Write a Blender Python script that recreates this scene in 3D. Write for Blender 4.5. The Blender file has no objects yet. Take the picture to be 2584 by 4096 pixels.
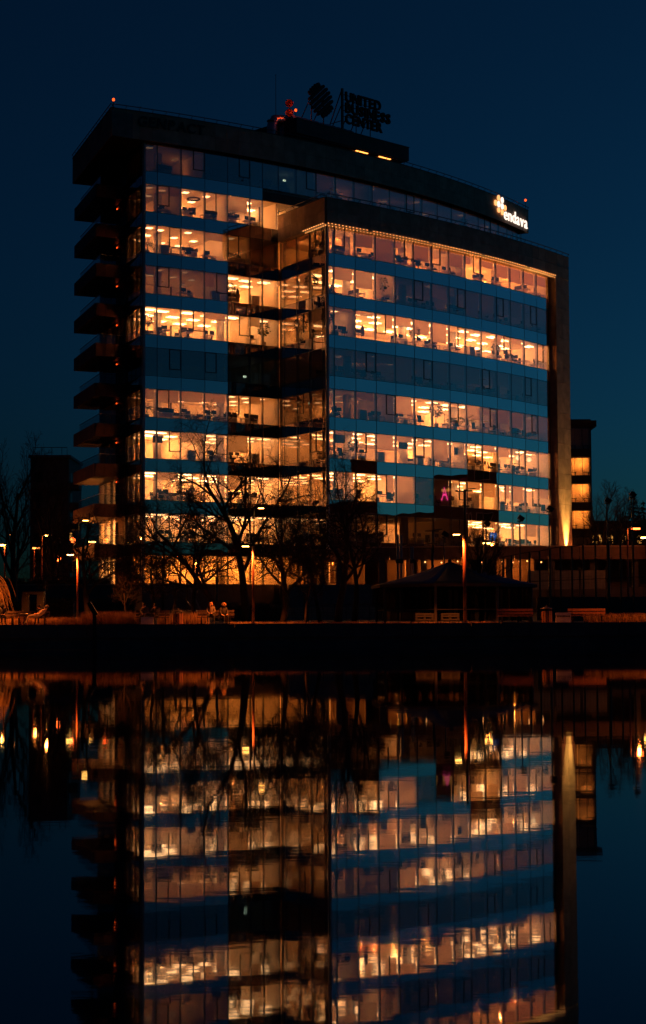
import bpy, math, random
from mathutils import Vector, Matrix
R = math.radians
random.seed(7)
SC = bpy.context.scene
COL = SC.collection

# ------------------------------------------------------------------ camera
F_PX, CX, CY, ZC = 7145.0, 1292.0, 2048.0, 1.3          # focal length and centre in photo pixels, eye height
PITCH, ROLL = R(3.7), R(0.25)
FW = Vector((0, math.cos(PITCH), math.sin(PITCH)))
U0 = Vector((0, -math.sin(PITCH), math.cos(PITCH)))
R0 = Vector((1, 0, 0))
UP = math.cos(ROLL) * U0 + math.sin(ROLL) * R0
RT = math.cos(ROLL) * R0 - math.sin(ROLL) * U0
cam = bpy.data.cameras.new('camera')
cam.sensor_fit = 'HORIZONTAL'; cam.sensor_width = 36.0; cam.lens = 36.0 * F_PX / 2584.0
cam.clip_start = 0.1; cam.clip_end = 6000
cam_ob = bpy.data.objects.new('camera', cam); COL.objects.link(cam_ob)
cam_ob.matrix_world = Matrix(((RT.x, UP.x, -FW.x, 0), (RT.y, UP.y, -FW.y, 0), (RT.z, UP.z, -FW.z, ZC), (0, 0, 0, 1)))
SC.camera = cam_ob

# ------------------------------------------------------------------ sky: dusk, sun just set far to the right
SUN_AZ, SUN_EL = 69.0, -4.3
world = bpy.data.worlds.new('World'); SC.world = world; world.use_nodes = True
wt = world.node_tree; wt.nodes.clear()
wo = wt.nodes.new('ShaderNodeOutputWorld'); wb = wt.nodes.new('ShaderNodeBackground')
sky = wt.nodes.new('ShaderNodeTexSky'); sky.sky_type = 'NISHITA'; sky.sun_disc = False
sky.sun_elevation = R(SUN_EL); sky.sun_rotation = R(SUN_AZ); sky.ozone_density = 3.0; sky.dust_density = 1.0; sky.altitude = 2000.0
tint = wt.nodes.new('ShaderNodeMix'); tint.data_type = 'RGBA'; tint.blend_type = 'MULTIPLY'; tint.inputs[0].default_value = 1.0
tint.inputs[7].default_value = (0.17, 1.08, 0.84, 1)
wt.links.new(sky.outputs[0], tint.inputs[6]); wt.links.new(tint.outputs[2], wb.inputs[0])
wb.inputs[1].default_value = 1.08
wt.links.new(wb.outputs[0], wo.inputs[0])

SC.view_settings.view_transform = 'Standard'; SC.view_settings.look = 'None'
SC.view_settings.exposure = 0.0; SC.view_settings.gamma = 1.0; SC.view_settings.use_curve_mapping = False
SC.render.engine = 'CYCLES'
cy = SC.cycles
cy.max_bounces = 8; cy.diffuse_bounces = 3; cy.glossy_bounces = 4; cy.transmission_bounces = 4; cy.transparent_max_bounces = 24
cy.caustics_reflective = False; cy.caustics_refractive = False
cy.sample_clamp_indirect = 3.0; cy.blur_glossy = 0.0
cy.use_denoising = True

# ------------------------------------------------------------------ helpers
ORG = {}
def ray(px, py):
    d = FW + RT * ((px - CX) / F_PX) - UP * ((py - CY) / F_PX)
    return d / d.y
def at(px, py, Y):
    d = ray(px, py); return Vector((d.x * Y, Y, ZC + d.z * Y))
def gx(px, Y, py=2400): return at(px, py, Y).x
def gz(py, Y, px=1292): return at(px, py, Y).z

def tag(o, label=None, cat=None, group=None, kind=None):
    if label: o['label'] = label
    if cat: o['category'] = cat
    if group: o['group'] = group
    if kind: o['kind'] = kind
    return o
def empty(name, loc, label=None, cat=None, group=None, rz=0.0):
    o = bpy.data.objects.new(name, None); COL.objects.link(o)
    o.location = loc; o.rotation_euler[2] = rz; o.empty_display_size = 0.3
    ORG[o] = Vector(loc)
    return tag(o, label, cat, group)

class MB:
    def __init__(s): s.v = []; s.f = []; s.m = []
    def add(s, vs, fs, mi=0):
        n = len(s.v); s.v += [tuple(v) for v in vs]; s.f += [tuple(i + n for i in f) for f in fs]; s.m += [mi] * len(fs); return s
    def prism(s, plan, z0, z1, mi=0):
        n = len(plan)
        a = sum(plan[i][0] * plan[(i + 1) % n][1] - plan[(i + 1) % n][0] * plan[i][1] for i in range(n))
        if a < 0: plan = plan[::-1]
        vs = [(p[0], p[1], z0) for p in plan] + [(p[0], p[1], z1) for p in plan]
        fs = [tuple(range(n))[::-1], tuple(range(n, 2 * n))] + [(i, (i + 1) % n, n + (i + 1) % n, n + i) for i in range(n)]
        return s.add(vs, fs, mi)
    def box(s, c, d, rz=0.0, mi=0, tilt=None):
        hx, hy, hz = d[0] / 2, d[1] / 2, d[2] / 2
        M = Matrix.Rotation(rz, 3, 'Z')
        if tilt: M = M @ Matrix.Rotation(tilt[1], 3, tilt[0])
        vs = [Vector(c) + M @ Vector((x, y, z)) for z in (-hz, hz) for x, y in ((-hx, -hy), (hx, -hy), (hx, hy), (-hx, hy))]
        return s.add(vs, [(3, 2, 1, 0), (4, 5, 6, 7), (0, 1, 5, 4), (1, 2, 6, 5), (2, 3, 7, 6), (3, 0, 4, 7)], mi)
    def tube(s, pts, rad, n=6, mi=0, cap=True):
        pts = [Vector(p) for p in pts]
        if not isinstance(rad, (list, tuple)): rad = [rad] * len(pts)
        base = len(s.v); ref = None
        for i, p in enumerate(pts):
            t = (pts[min(i + 1, len(pts) - 1)] - pts[max(i - 1, 0)])
            if t.length < 1e-9: t = Vector((0, 0, 1))
            t.normalize()
            if ref is None: ref = Vector((1, 0, 0)) if abs(t.x) < 0.8 else Vector((0, 1, 0))
            a = (ref - t * ref.dot(t))
            if a.length < 1e-6: a = t.orthogonal()
            a.normalize(); ref = a; b = t.cross(a)
            for k in range(n):
                w = 2 * math.pi * k / n
                s.v.append(tuple(p + (a * math.cos(w) + b * math.sin(w)) * rad[i]))
        for i in range(len(pts) - 1):
            for k in range(n):
                a0 = base + i * n + k; a1 = base + i * n + (k + 1) % n
                s.f.append((a0, a1, a1 + n, a0 + n)); s.m.append(mi)
        if cap and n > 2:
            s.f.append(tuple(base + k for k in range(n))[::-1]); s.m.append(mi)
            e = base + (len(pts) - 1) * n
            s.f.append(tuple(e + k for k in range(n))); s.m.append(mi)
        return s
    def lathe(s, c, prof, n=14, mi=0):
        c = Vector(c); base = len(s.v)
        for r, z in prof:
            for k in range(n):
                w = 2 * math.pi * k / n; s.v.append((c.x + r * math.cos(w), c.y + r * math.sin(w), c.z + z))
        for i in range(len(prof) - 1):
            for k in range(n):
                a0 = base + i * n + k; a1 = base + i * n + (k + 1) % n
                s.f.append((a0, a1, a1 + n, a0 + n)); s.m.append(mi)
        s.f.append(tuple(base + k for k in range(n))[::-1]); s.m.append(mi)
        e = base + (len(prof) - 1) * n
        s.f.append(tuple(e + k for k in range(n))); s.m.append(mi)
        return s
    def ball(s, c, r, mi=0, seg=8, rings=5, sq=(1, 1, 1)):
        c = Vector(c); base = len(s.v)
        s.v.append((c.x, c.y, c.z - r * sq[2]))
        for j in range(1, rings):
            a = -math.pi / 2 + math.pi * j / rings
            for k in range(seg):
                w = 2 * math.pi * k / seg
                s.v.append((c.x + r * sq[0] * math.cos(a) * math.cos(w), c.y + r * sq[1] * math.cos(a) * math.sin(w), c.z + r * sq[2] * math.sin(a)))
        s.v.append((c.x, c.y, c.z + r * sq[2])); top = len(s.v) - 1
        for k in range(seg):
            s.f.append((base, base + 1 + (k + 1) % seg, base + 1 + k)); s.m.append(mi)
            l = base + 1 + (rings - 2) * seg
            s.f.append((top, l + k, l + (k + 1) % seg)); s.m.append(mi)
        for j in range(rings - 2):
            for k in range(seg):
                a0 = base + 1 + j * seg + k; a1 = base + 1 + j * seg + (k + 1) % seg
                s.f.append((a0, a1, a1 + seg, a0 + seg)); s.m.append(mi)
        return s
    def build(s, name, mats, parent=None, smooth=False, loc=None):
        """one mesh object; vertices are given in world space (or in loc/parent space when loc is given)"""
        me = bpy.data.meshes.new(name)
        o = bpy.data.objects.new(name, me); COL.objects.link(o)
        base = Vector((0, 0, 0))
        if parent is not None: base = ORG[parent]; o.parent = parent
        ORG[o] = base.copy()
        if parent is None and loc is not None:
            base = Vector(loc); o.location = base; ORG[o] = base.copy()
        me.from_pydata([(x - base.x, y - base.y, z - base.z) for x, y, z in s.v], [], s.f)
        if not isinstance(mats, (list, tuple)): mats = [mats]
        for m in mats: me.materials.append(m)
        if len(mats) > 1: me.polygons.foreach_set('material_index', s.m)
        if smooth: me.polygons.foreach_set('use_smooth', [True] * len(me.polygons))
        me.update()
        return o

def copy_tree(o, parent=None):
    c = o.copy(); COL.objects.link(c)
    if parent is not None: c.parent = parent; c.matrix_parent_inverse = o.matrix_parent_inverse.copy()
    for ch in list(o.children): copy_tree(ch, c)
    return c
ORD = ['zeroth', 'first', 'second', 'third', 'fourth', 'fifth', 'sixth', 'seventh', 'eighth', 'ninth', 'tenth', 'eleventh', 'twelfth', 'thirteenth', 'fourteenth', 'fifteenth', 'sixteenth', 'seventeenth', 'eighteenth', 'nineteenth', 'twentieth', 'twenty-first', 'twenty-second', 'twenty-third', 'twenty-fourth', 'twenty-fifth', 'twenty-sixth', 'twenty-seventh', 'twenty-eighth', 'twenty-ninth', 'thirtieth']

# ------------------------------------------------------------------ materials
MAT = {}
def nodes_of(name):
    m = bpy.data.materials.new(name); m.use_nodes = True
    nt = m.node_tree; MAT[name] = m
    return m, nt, nt.nodes['Principled BSDF']
def surf(name, col, rough=0.6, var=0.25, scale=3.0, metal=0.0, bump=0.0, bscale=40.0, spec=0.5, col2=None, perobj=0.0):
    m, nt, p = nodes_of(name)
    tc = nt.nodes.new('ShaderNodeTexCoord'); nz = nt.nodes.new('ShaderNodeTexNoise'); nz.inputs['Scale'].default_value = scale; nz.inputs['Detail'].default_value = 6
    nt.links.new(tc.outputs['Object'], nz.inputs['Vector'])
    rp = nt.nodes.new('ShaderNodeValToRGB')
    c2 = col2 or tuple(min(1, c * (1 + var)) for c in col); c1 = tuple(c * (1 - var) for c in col)
    rp.color_ramp.elements[0].color = (*c1, 1); rp.color_ramp.elements[0].position = 0.3
    rp.color_ramp.elements[1].color = (*c2, 1); rp.color_ramp.elements[1].position = 0.7
    nt.links.new(nz.outputs[0], rp.inputs[0])
    out = rp.outputs[0]
    if perobj:
        oi = nt.nodes.new('ShaderNodeObjectInfo'); hs = nt.nodes.new('ShaderNodeHueSaturation')
        mr = nt.nodes.new('ShaderNodeMapRange'); mr.inputs[3].default_value = 1 - perobj; mr.inputs[4].default_value = 1 + perobj
        nt.links.new(oi.outputs['Random'], mr.inputs[0]); nt.links.new(mr.outputs[0], hs.inputs['Value']); nt.links.new(out, hs.inputs['Color']); out = hs.outputs[0]
    nt.links.new(out, p.inputs['Base Color'])
    p.inputs['Roughness'].default_value = rough; p.inputs['Metallic'].default_value = metal
    p.inputs['Specular IOR Level'].default_value = spec
    if bump:
        n2 = nt.nodes.new('ShaderNodeTexNoise'); n2.inputs['Scale'].default_value = bscale; n2.inputs['Detail'].default_value = 4
        nt.links.new(tc.outputs['Object'], n2.inputs['Vector'])
        b = nt.nodes.new('ShaderNodeBump'); b.inputs['Strength'].default_value = bump; b.inputs['Distance'].default_value = 0.02
        nt.links.new(n2.outputs[0], b.inputs['Height']); nt.links.new(b.outputs[0], p.inputs['Normal'])
    return m
def glow(name, col, strength):
    m = bpy.data.materials.new(name); m.use_nodes = True; nt = m.node_tree; MAT[name] = m
    nt.nodes.clear(); e = nt.nodes.new('ShaderNodeEmission'); o = nt.nodes.new('ShaderNodeOutputMaterial')
    e.inputs[0].default_value = (*col, 1); e.inputs[1].default_value = strength
    nt.links.new(e.outputs[0], o.inputs[0]); return m
def glass(name, ior, trans, gloss, bump=0.02, opaque=None, wscale=0.35, dirt=None):
    """coated facade glass: mirror reflection by Fresnel over clear (or back-painted) glass, with a faint roller-wave"""
    m = bpy.data.materials.new(name); m.use_nodes = True; nt = m.node_tree; MAT[name] = m; nt.nodes.clear()
    o = nt.nodes.new('ShaderNodeOutputMaterial'); mx = nt.nodes.new('ShaderNodeMixShader')
    r0 = ((ior - 1) / (ior + 1)) ** 2                     # Schlick reflectance, the same from either side of the sheet
    ge = nt.nodes.new('ShaderNodeNewGeometry'); dt = nt.nodes.new('ShaderNodeVectorMath'); dt.operation = 'DOT_PRODUCT'
    nt.links.new(ge.outputs['Normal'], dt.inputs[0]); nt.links.new(ge.outputs['Incoming'], dt.inputs[1])
    ab = nt.nodes.new('ShaderNodeMath'); ab.operation = 'ABSOLUTE'; nt.links.new(dt.outputs['Value'], ab.inputs[0])
    om = nt.nodes.new('ShaderNodeMath'); om.operation = 'SUBTRACT'; om.inputs[0].default_value = 1.0; nt.links.new(ab.outputs[0], om.inputs[1])
    pw = nt.nodes.new('ShaderNodeMath'); pw.operation = 'POWER'; pw.inputs[1].default_value = 5.0; nt.links.new(om.outputs[0], pw.inputs[0])
    fr = nt.nodes.new('ShaderNodeMath'); fr.operation = 'MULTIPLY_ADD'; fr.inputs[1].default_value = 1 - r0; fr.inputs[2].default_value = r0; nt.links.new(pw.outputs[0], fr.inputs[0])
    g = nt.nodes.new('ShaderNodeBsdfGlossy'); g.inputs['Roughness'].default_value = 0.0; g.inputs[0].default_value = (*gloss, 1)
    oi = nt.nodes.new('ShaderNodeObjectInfo'); hs = nt.nodes.new('ShaderNodeHueSaturation'); hs.inputs['Color'].default_value = (*gloss, 1)   # coatings differ a little from pane to pane
    mr = nt.nodes.new('ShaderNodeMapRange'); mr.inputs[3].default_value = .86; mr.inputs[4].default_value = 1.0
    nt.links.new(oi.outputs['Random'], mr.inputs[0]); nt.links.new(mr.outputs[0], hs.inputs['Value']); nt.links.new(hs.outputs[0], g.inputs[0])
    if opaque: d = nt.nodes.new('ShaderNodeBsdfDiffuse'); d.inputs[0].default_value = (*opaque, 1)
    else: d = nt.nodes.new('ShaderNodeBsdfTransparent'); d.inputs[0].default_value = (*trans, 1)
    tc = nt.nodes.new('ShaderNodeTexCoord'); nz = nt.nodes.new('ShaderNodeTexNoise'); nz.inputs['Scale'].default_value = wscale; nz.inputs['Detail'].default_value = 1
    nt.links.new(tc.outputs['Object'], nz.inputs['Vector'])
    b = nt.nodes.new('ShaderNodeBump'); b.inputs['Strength'].default_value = 1.0; b.inputs['Distance'].default_value = bump
    nt.links.new(nz.outputs[0], b.inputs['Height'])
    nt.links.new(b.outputs[0], g.inputs['Normal'])
    nt.links.new(fr.outputs[0], mx.inputs[0]); nt.links.new(d.outputs[0], mx.inputs[1]); nt.links.new(g.outputs[0], mx.inputs[2]); nt.links.new(mx.outputs[0], o.inputs[0])
    return m

glass('vision_glass', 2.9, (0.90, 0.90, 0.88), (1.0, 0.86, 0.84), 0.012)
glass('spandrel_glass', 11.0, None, (1.0, 0.88, 0.86), 0.012, opaque=(0.012, 0.016, 0.02))
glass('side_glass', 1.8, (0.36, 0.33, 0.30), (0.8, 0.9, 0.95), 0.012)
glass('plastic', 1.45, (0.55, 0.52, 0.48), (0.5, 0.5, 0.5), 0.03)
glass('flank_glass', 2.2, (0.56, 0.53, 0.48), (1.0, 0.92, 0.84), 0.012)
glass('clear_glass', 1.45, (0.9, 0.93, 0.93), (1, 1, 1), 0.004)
surf('black_metal', (0.012, 0.013, 0.015), 0.45, 0.2)
surf('post_metal', (0.05, 0.055, 0.06), 0.35, 0.2, metal=0.4)
surf('steel', (0.35, 0.35, 0.36), 0.3, 0.15, metal=0.9)
surf('white_profile', (0.45, 0.47, 0.5), 0.4, 0.1)
surf('stone', (0.45, 0.31, 0.22), 0.75, 0.22, 1.3, bump=0.25, bscale=9, perobj=0.16)
surf('stone_joint', (0.02, 0.017, 0.015), 0.9)
surf('fascia', (0.16, 0.085, 0.055), 0.6, 0.25, 1.6, bump=0.15, perobj=0.2)
surf('wood', (0.17, 0.08, 0.045), 0.55, 0.3, 5, perobj=0.2)
surf('concrete', (0.2, 0.19, 0.18), 0.85, 0.2, 2)
surf('ceiling', (0.84, 0.82, 0.78), 0.9, 0.04, 2)
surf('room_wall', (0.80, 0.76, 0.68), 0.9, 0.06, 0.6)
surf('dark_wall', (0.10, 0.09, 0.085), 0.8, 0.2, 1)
surf('carpet', (0.36, 0.33, 0.3), 0.95, 0.2, 4)
surf('column_white', (0.6, 0.57, 0.52), 0.8, 0.06, 1)
surf('desk_wood', (0.5, 0.46, 0.4), 0.5, 0.1, 4)
surf('chair_fabric', (0.03, 0.032, 0.036), 0.8, 0.2)
surf('screen_black', (0.012, 0.012, 0.014), 0.3, 0.1)
surf('pot', (0.3, 0.27, 0.24), 0.6, 0.2)
surf('leaf', (0.045, 0.075, 0.03), 0.6, 0.4, 6)
surf('bark', (0.032, 0.024, 0.019), 0.9, 0.35, 6, bump=0.5, bscale=30)
surf('willow_bark', (0.10, 0.065, 0.025), 0.85, 0.3, 6)
surf('conifer', (0.02, 0.035, 0.02), 0.8, 0.4, 3)
surf('hedge_leaf', (0.06, 0.075, 0.03), 0.7, 0.5, 5)
surf('dry_grass', (0.24, 0.15, 0.07), 0.8, 0.4, 2)
surf('grass', (0.05, 0.06, 0.025), 0.95, 0.4, 0.7)
surf('soil', (0.06, 0.05, 0.035), 0.95, 0.4, 0.5)
surf('paving', (0.16, 0.15, 0.14), 0.85, 0.2, 1.2, bump=0.2)
surf('quay', (0.14, 0.13, 0.12), 0.85, 0.3, 0.8, bump=0.4, bscale=5)
surf('brick_far', (0.16, 0.11, 0.085), 0.85, 0.2, 1)
surf('bench_dark', (0.05, 0.03, 0.02), 0.6, 0.3, 7, perobj=0.12)
surf('bench_wood', (0.32, 0.14, 0.06), 0.6, 0.3, 7, perobj=0.12)
surf('pallet_paint', (0.035, 0.036, 0.04), 0.7, 0.2, 4)
surf('white_paint', (0.55, 0.53, 0.5), 0.6, 0.15, 4)
surf('canvas_beige', (0.36, 0.29, 0.2), 0.85, 0.15, 1.5)
surf('canvas_blue', (0.012, 0.045, 0.13), 0.85, 0.2, 1.5)
surf('canvas_brown', (0.06, 0.045, 0.04), 0.85, 0.2, 1.5)
surf('skin', (0.5, 0.3, 0.2), 0.6, 0.08)
surf('hair_dark', (0.02, 0.014, 0.01), 0.6, 0.3, 20)
surf('hair_fair', (0.22, 0.12, 0.05), 0.6, 0.3, 20)
surf('jacket_light', (0.42, 0.36, 0.28), 0.8, 0.45, 12)
surf('jacket_tan', (0.12, 0.10, 0.08), 0.85, 0.25, 12)
surf('jacket_dark', (0.022, 0.022, 0.025), 0.85, 0.25, 12)
surf('jacket_olive', (0.055, 0.05, 0.04), 0.85, 0.25, 12)
surf('trouser_light', (0.26, 0.23, 0.18), 0.85, 0.2, 12)
surf('trouser_dark', (0.014, 0.015, 0.02), 0.85, 0.2, 12)
surf('shoe', (0.02, 0.02, 0.02), 0.6)
surf('letter_dark', (0.008, 0.009, 0.011), 0.7, 0.2)
surf('letter_blue', (0.010, 0.02, 0.032), 0.6, 0.2)
surf('duct', (0.4, 0.4, 0.42), 0.35, 0.2, 2, metal=0.85)
surf('dish_red', (0.16, 0.03, 0.02), 0.5, 0.2)
surf('signal_red', (0.35, 0.08, 0.05), 0.5)
# roller-blind cloth: lets some light through
m, nt, p = nodes_of('blind_cloth')
tr = nt.nodes.new('ShaderNodeBsdfTranslucent'); tr.inputs[0].default_value = (0.95, 0.82, 0.68, 1)
df = nt.nodes.new('ShaderNodeBsdfDiffuse'); df.inputs[0].default_value = (0.30, 0.27, 0.26, 1)
mx = nt.nodes.new('ShaderNodeMixShader'); mx.inputs[0].default_value = 0.12
nt.links.new(tr.outputs[0], mx.inputs[1]); nt.links.new(df.outputs[0], mx.inputs[2]); nt.links.new(mx.outputs[0], nt.nodes['Material Output'].inputs[0])
WARM = (1.0, 0.245, 0.037)
AMBER = (1.0, 0.24, 0.03)
CREAM = (1.0, 0.52, 0.22)
def lampmat(L, col='w'):
    k = 'lamp_%s_%03d' % (col, int(L * 10))
    return MAT.get(k) or glow(k, WARM if col == 'w' else AMBER, L * 6)
def lensmat(L, col='w'):
    k = 'lens_%s_%03d' % (col, int(L * 10))
    return MAT.get(k) or glow(k, CREAM if col == 'w' else (1.0, .3, .06), max(.15, L * 2.4 if L > 2 else L * .6) if col == 'w' else 1.5)
glow('bulb', (1.0, 0.36, 0.10), 4.5)
glow('sodium', (1.0, 0.42, 0.08), 26.0)
glow('sodium_red', (1.0, 0.10, 0.015), 16.0)
glow('sodium_dim', (1.0, 0.28, 0.05), 5.0)
glow('beacon', (1.0, 0.09, 0.01), 2.6)
glow('neon_white', (1.0, 0.80, 0.66), 1.5)
glow('neon_orange', (1.0, 0.42, 0.14), 1.6)
glow('neon_pink', (1.0, 0.05, 0.30), 3.0)
glow('exit_sign', (0.75, 1.0, 0.72), 1.6)
glow('screen_blue', (0.02, 0.17, 0.75), 0.9)
glow('screen_white', (1.0, 0.85, 0.7), 1.1)
glow('window_far', (1.0, 0.42, 0.08), 1.0)
glow('paper_lamp', (1.0, 0.62, 0.3), 3.0)

# ------------------------------------------------------------------ lake, ground, quay
m = bpy.data.materials.new('lake_water'); m.use_nodes = True; nt = m.node_tree; nt.nodes.clear(); MAT['water'] = m
o_ = nt.nodes.new('ShaderNodeOutputMaterial'); mx = nt.nodes.new('ShaderNodeMixShader'); fr = nt.nodes.new('ShaderNodeFresnel'); fr.inputs[0].default_value = 1.33
g = nt.nodes.new('ShaderNodeBsdfGlossy'); g.inputs['Roughness'].default_value = 0.02; g.inputs[0].default_value = (0.84, 0.89, 0.92, 1)
d = nt.nodes.new('ShaderNodeBsdfDiffuse'); d.inputs[0].default_value = (0.006, 0.010, 0.012, 1)
tc = nt.nodes.new('ShaderNodeTexCoord'); nz = nt.nodes.new('ShaderNodeTexNoise'); nz.inputs['Scale'].default_value = 1.6; nz.inputs['Detail'].default_value = 4
mp = nt.nodes.new('ShaderNodeMapping'); mp.inputs['Scale'].default_value = (0.55, 1.0, 1.0)
nt.links.new(tc.outputs['Object'], mp.inputs[0]); nt.links.new(mp.outputs[0], nz.inputs['Vector'])
b = nt.nodes.new('ShaderNodeBump'); b.inputs['Strength'].default_value = 1.0; b.inputs['Distance'].default_value = 0.0008
nt.links.new(nz.outputs[0], b.inputs['Height']); nt.links.new(b.outputs[0], g.inputs['Normal'])
nt.links.new(fr.outputs[0], mx.inputs[0]); nt.links.new(d.outputs[0], mx.inputs[1]); nt.links.new(g.outputs[0], mx.inputs[2]); nt.links.new(mx.outputs[0], o_.inputs[0])
w = MB(); w.add([(-700, -60, 0), (700, -60, 0), (700, 115.2, 0), (-700, 115.2, 0)], [(0, 1, 2, 3)])
tag(w.build('lake', MAT['water']), kind='structure')

YB = 115.0                       # waterline of the far bank
def ground_z(y):
    pr = [(-3000, 3), (-9, 1.0), (-5, -1.6), (115.45, -1.6), (115.46, 1.52), (121, 1.55), (133, 1.66), (150, 1.95), (158, 2.3), (166, 2.9), (230, 4.5), (400, 6), (4000, 6)]
    for (a, za), (b_, zb) in zip(pr, pr[1:]):
        if a <= y <= b_: return za + (zb - za) * (y - a) / (b_ - a)
    return 6
gm = MB(); ys = [-3000, -9, -5, 115.45, 115.46, 118.2, 121, 127, 133, 140, 150, 158, 166, 190, 230, 400, 1500, 4000]; xs_ = [-3000, -600, -120, -60, -30, -15, 0, 15, 30, 60, 120, 600, 3000]
for y in ys:
    for x in xs_: gm.v.append((x, y, ground_z(y)))
n = len(xs_)
for j in range(len(ys) - 1):
    for i in range(n - 1): gm.f.append((j * n + i, j * n + i + 1, (j + 1) * n + i + 1, (j + 1) * n + i)); gm.m.append(0)
tag(gm.build('ground', MAT['grass']), kind='structure')
# paved promenade on the bank: a sheet of slabs laid over the ground
pv = MB(); pv.prism([(-120, 115.5), (120, 115.5), (120, 117.9), (-120, 117.9)], 1.53, 1.56)
tag(pv.build('promenade', MAT['paving']), kind='structure')
# quay wall: coping blocks above a set-back lower wall and a ledge
qw = empty('quay_wall', (0, YB, 0), 'long dark concrete quay wall along the far edge of the lake', 'wall')
MB().prism([(-120, 115.12), (120, 115.12), (120, 115.48), (-120, 115.48)], -1.5, 0.70).build('lower_wall', MAT['quay'], qw)
MB().prism([(-120, 114.9), (120, 114.9), (120, 115.13), (-120, 115.13)], -1.5, 0.28).build('ledge', MAT['quay'], qw)
for i in range(-17, 18):
    x0 = i * 1.9 + random.uniform(-.01, .01)
    MB().prism([(x0 + .012, 115.0 + random.uniform(-.006, .006)), (x0 + 1.888, 115.0 + random.uniform(-.006, .006)), (x0 + 1.888, 115.5), (x0 + .012, 115.5)], 0.70, 1.565).build('coping_block', MAT['quay'], qw)
MB().prism([(-120, 115.0), (-32.4, 115.0), (-32.4, 115.5), (-120, 115.5)], .7, 1.565).build('coping_run', MAT['quay'], qw)
MB().prism([(34.3, 115.0), (120, 115.0), (120, 115.5), (34.3, 115.5)], .7, 1.565).build('coping_run', MAT['quay'], qw)

# ------------------------------------------------------------------ the office building
class Arc:
    def __init__(s, P, h, k): s.P = P; s.h = R(h); s.k = R(k)
    def head(s, t): return s.h + s.k * t
    def pos(s, t, off=0.0):
        h = s.head(t)
        if abs(s.k) < 1e-9: x = s.P[0] + t * math.cos(h); y = s.P[1] + t * math.sin(h)
        else: x = s.P[0] + (math.sin(h) - math.sin(s.h)) / s.k; y = s.P[1] - (math.cos(h) - math.cos(s.h)) / s.k
        return (x + off * math.sin(h), y - off * math.cos(h))
TALL = Arc((-17.16, 169.47), 29.3, 0.53)                 # curved front of the tall wing
FRONT = Arc((0.45, 170.0), 38.0, 0.45)                   # curved front of the lower wing before it
TL = (math.cos(R(120.4)), math.sin(R(120.4)))
FL = 9.3
FLANK = Arc((0.45 + TL[0] * FL, 170.0 + TL[1] * FL), 300.4, 0.0)   # left side of the front wing, back to front
SDL = (math.cos(R(110.3)), math.sin(R(110.3)))
SIDE = Arc((-17.16 + SDL[0] * 18.1, 169.47 + SDL[1] * 18.1), 290.3, 0.0)   # left side of the tall wing, back to front
SILL = [45.31 - 3.975 * r for r in range(11)]
HEAD = [z + 2.73 for z in SILL]
TB = [0, 1.5, 4.06, 6.66, 9.27, 11.88, 13.4, 15.35, 17.6, 20.25, 22.9, 25.5, 28.2, 30.9, 33.6, 36.3, 39.05, 41.8, 44.5, 47.35, 50.2, 52.2, 54.3, 55.9, 57.1, 58.3]
FB = [0, 0.94] + [0.94 + 2.66 * i for i in range(1, 14)]
LB = [0, 0.85, 3.42, 5.9, 8.42, 9.3]
FEND = FB[-1]
BLD = empty('office_building', (0, 180, 2.5), 'large curved glass office block with stone roof bands and rows of lit floors', 'building')

def strip(mb, arc, s0, s1, o0, o1, z0, z1, seg=3.0, mi=0):
    n = max(1, int(abs(s1 - s0) / seg + .5))
    ts = [s0 + (s1 - s0) * i / n for i in range(n + 1)]
    vs = []
    for t in ts:
        a = arc.pos(t, o0); c = arc.pos(t, o1)
        vs += [(a[0], a[1], z0), (c[0], c[1], z0), (c[0], c[1], z1), (a[0], a[1], z1)]
    fs = []
    for i in range(n):
        k = i * 4
        for j in range(4): fs.append((k + j, k + 4 + j, k + 4 + (j + 1) % 4, k + (j + 1) % 4))
    fs += [(0, 1, 2, 3), (n * 4 + 3, n * 4 + 2, n * 4 + 1, n * 4)]
    mb.add(vs, fs, mi); return mb
def columns_slab(mb, cols, z0, z1, mb_under=0, mb_top=1):
    vs = []
    for a, c in cols: vs += [(a[0], a[1], z0), (c[0], c[1], z0), (c[0], c[1], z1), (a[0], a[1], z1)]
    n = len(cols) - 1; base = len(mb.v); mb.v += vs
    for i in range(n):
        k = base + i * 4
        mb.f.append((k, k + 4, k + 5, k + 1)[::-1]); mb.m.append(mb_under)
        for q in ((k + 1, k + 5, k + 6, k + 2), (k + 2, k + 6, k + 7, k + 3), (k + 3, k + 7, k + 4, k)): mb.f.append(q); mb.m.append(mb_top)
    mb.f.append((base, base + 1, base + 2, base + 3)); mb.m.append(mb_top)
    e = base + n * 4; mb.f.append((e + 3, e + 2, e + 1, e)); mb.m.append(mb_top)
    return mb
def nearest_tall(p, h):
    nx, ny = math.sin(h), -math.cos(h); best = None
    for i in range(0, 1300):
        t = i * .05; q = TALL.pos(t, 0.0); c = abs((q[0] - p[0]) * ny - (q[1] - p[1]) * nx)
        if best is None or c < best[0]: best = (c, t)
    return TALL.pos(best[1], 0.03)
tall_cols = [(tuple(a + b_ for a, b_ in zip(TALL.pos(0, -.12), (.12, 0))), (SIDE.P[0] + .3, SIDE.P[1] - .1))] + [(TALL.pos(t, -.12), TALL.pos(t, -17.5)) for t in [2, 4, 6] + list(range(8, 57, 4)) + [58.2]]
front_cols = []
for t in [0.12, 2, 4, 7, 10, 13, 16, 19, 22, 25, 28, 31, 33.5, FEND - .05]:
    a = FRONT.pos(t, -.12); c = nearest_tall(FRONT.pos(t, 0), FRONT.head(t))
    if t < 1: c = FLANK.pos(.1, -.14)
    front_cols.append((a, c))
STOREY = {}
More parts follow.
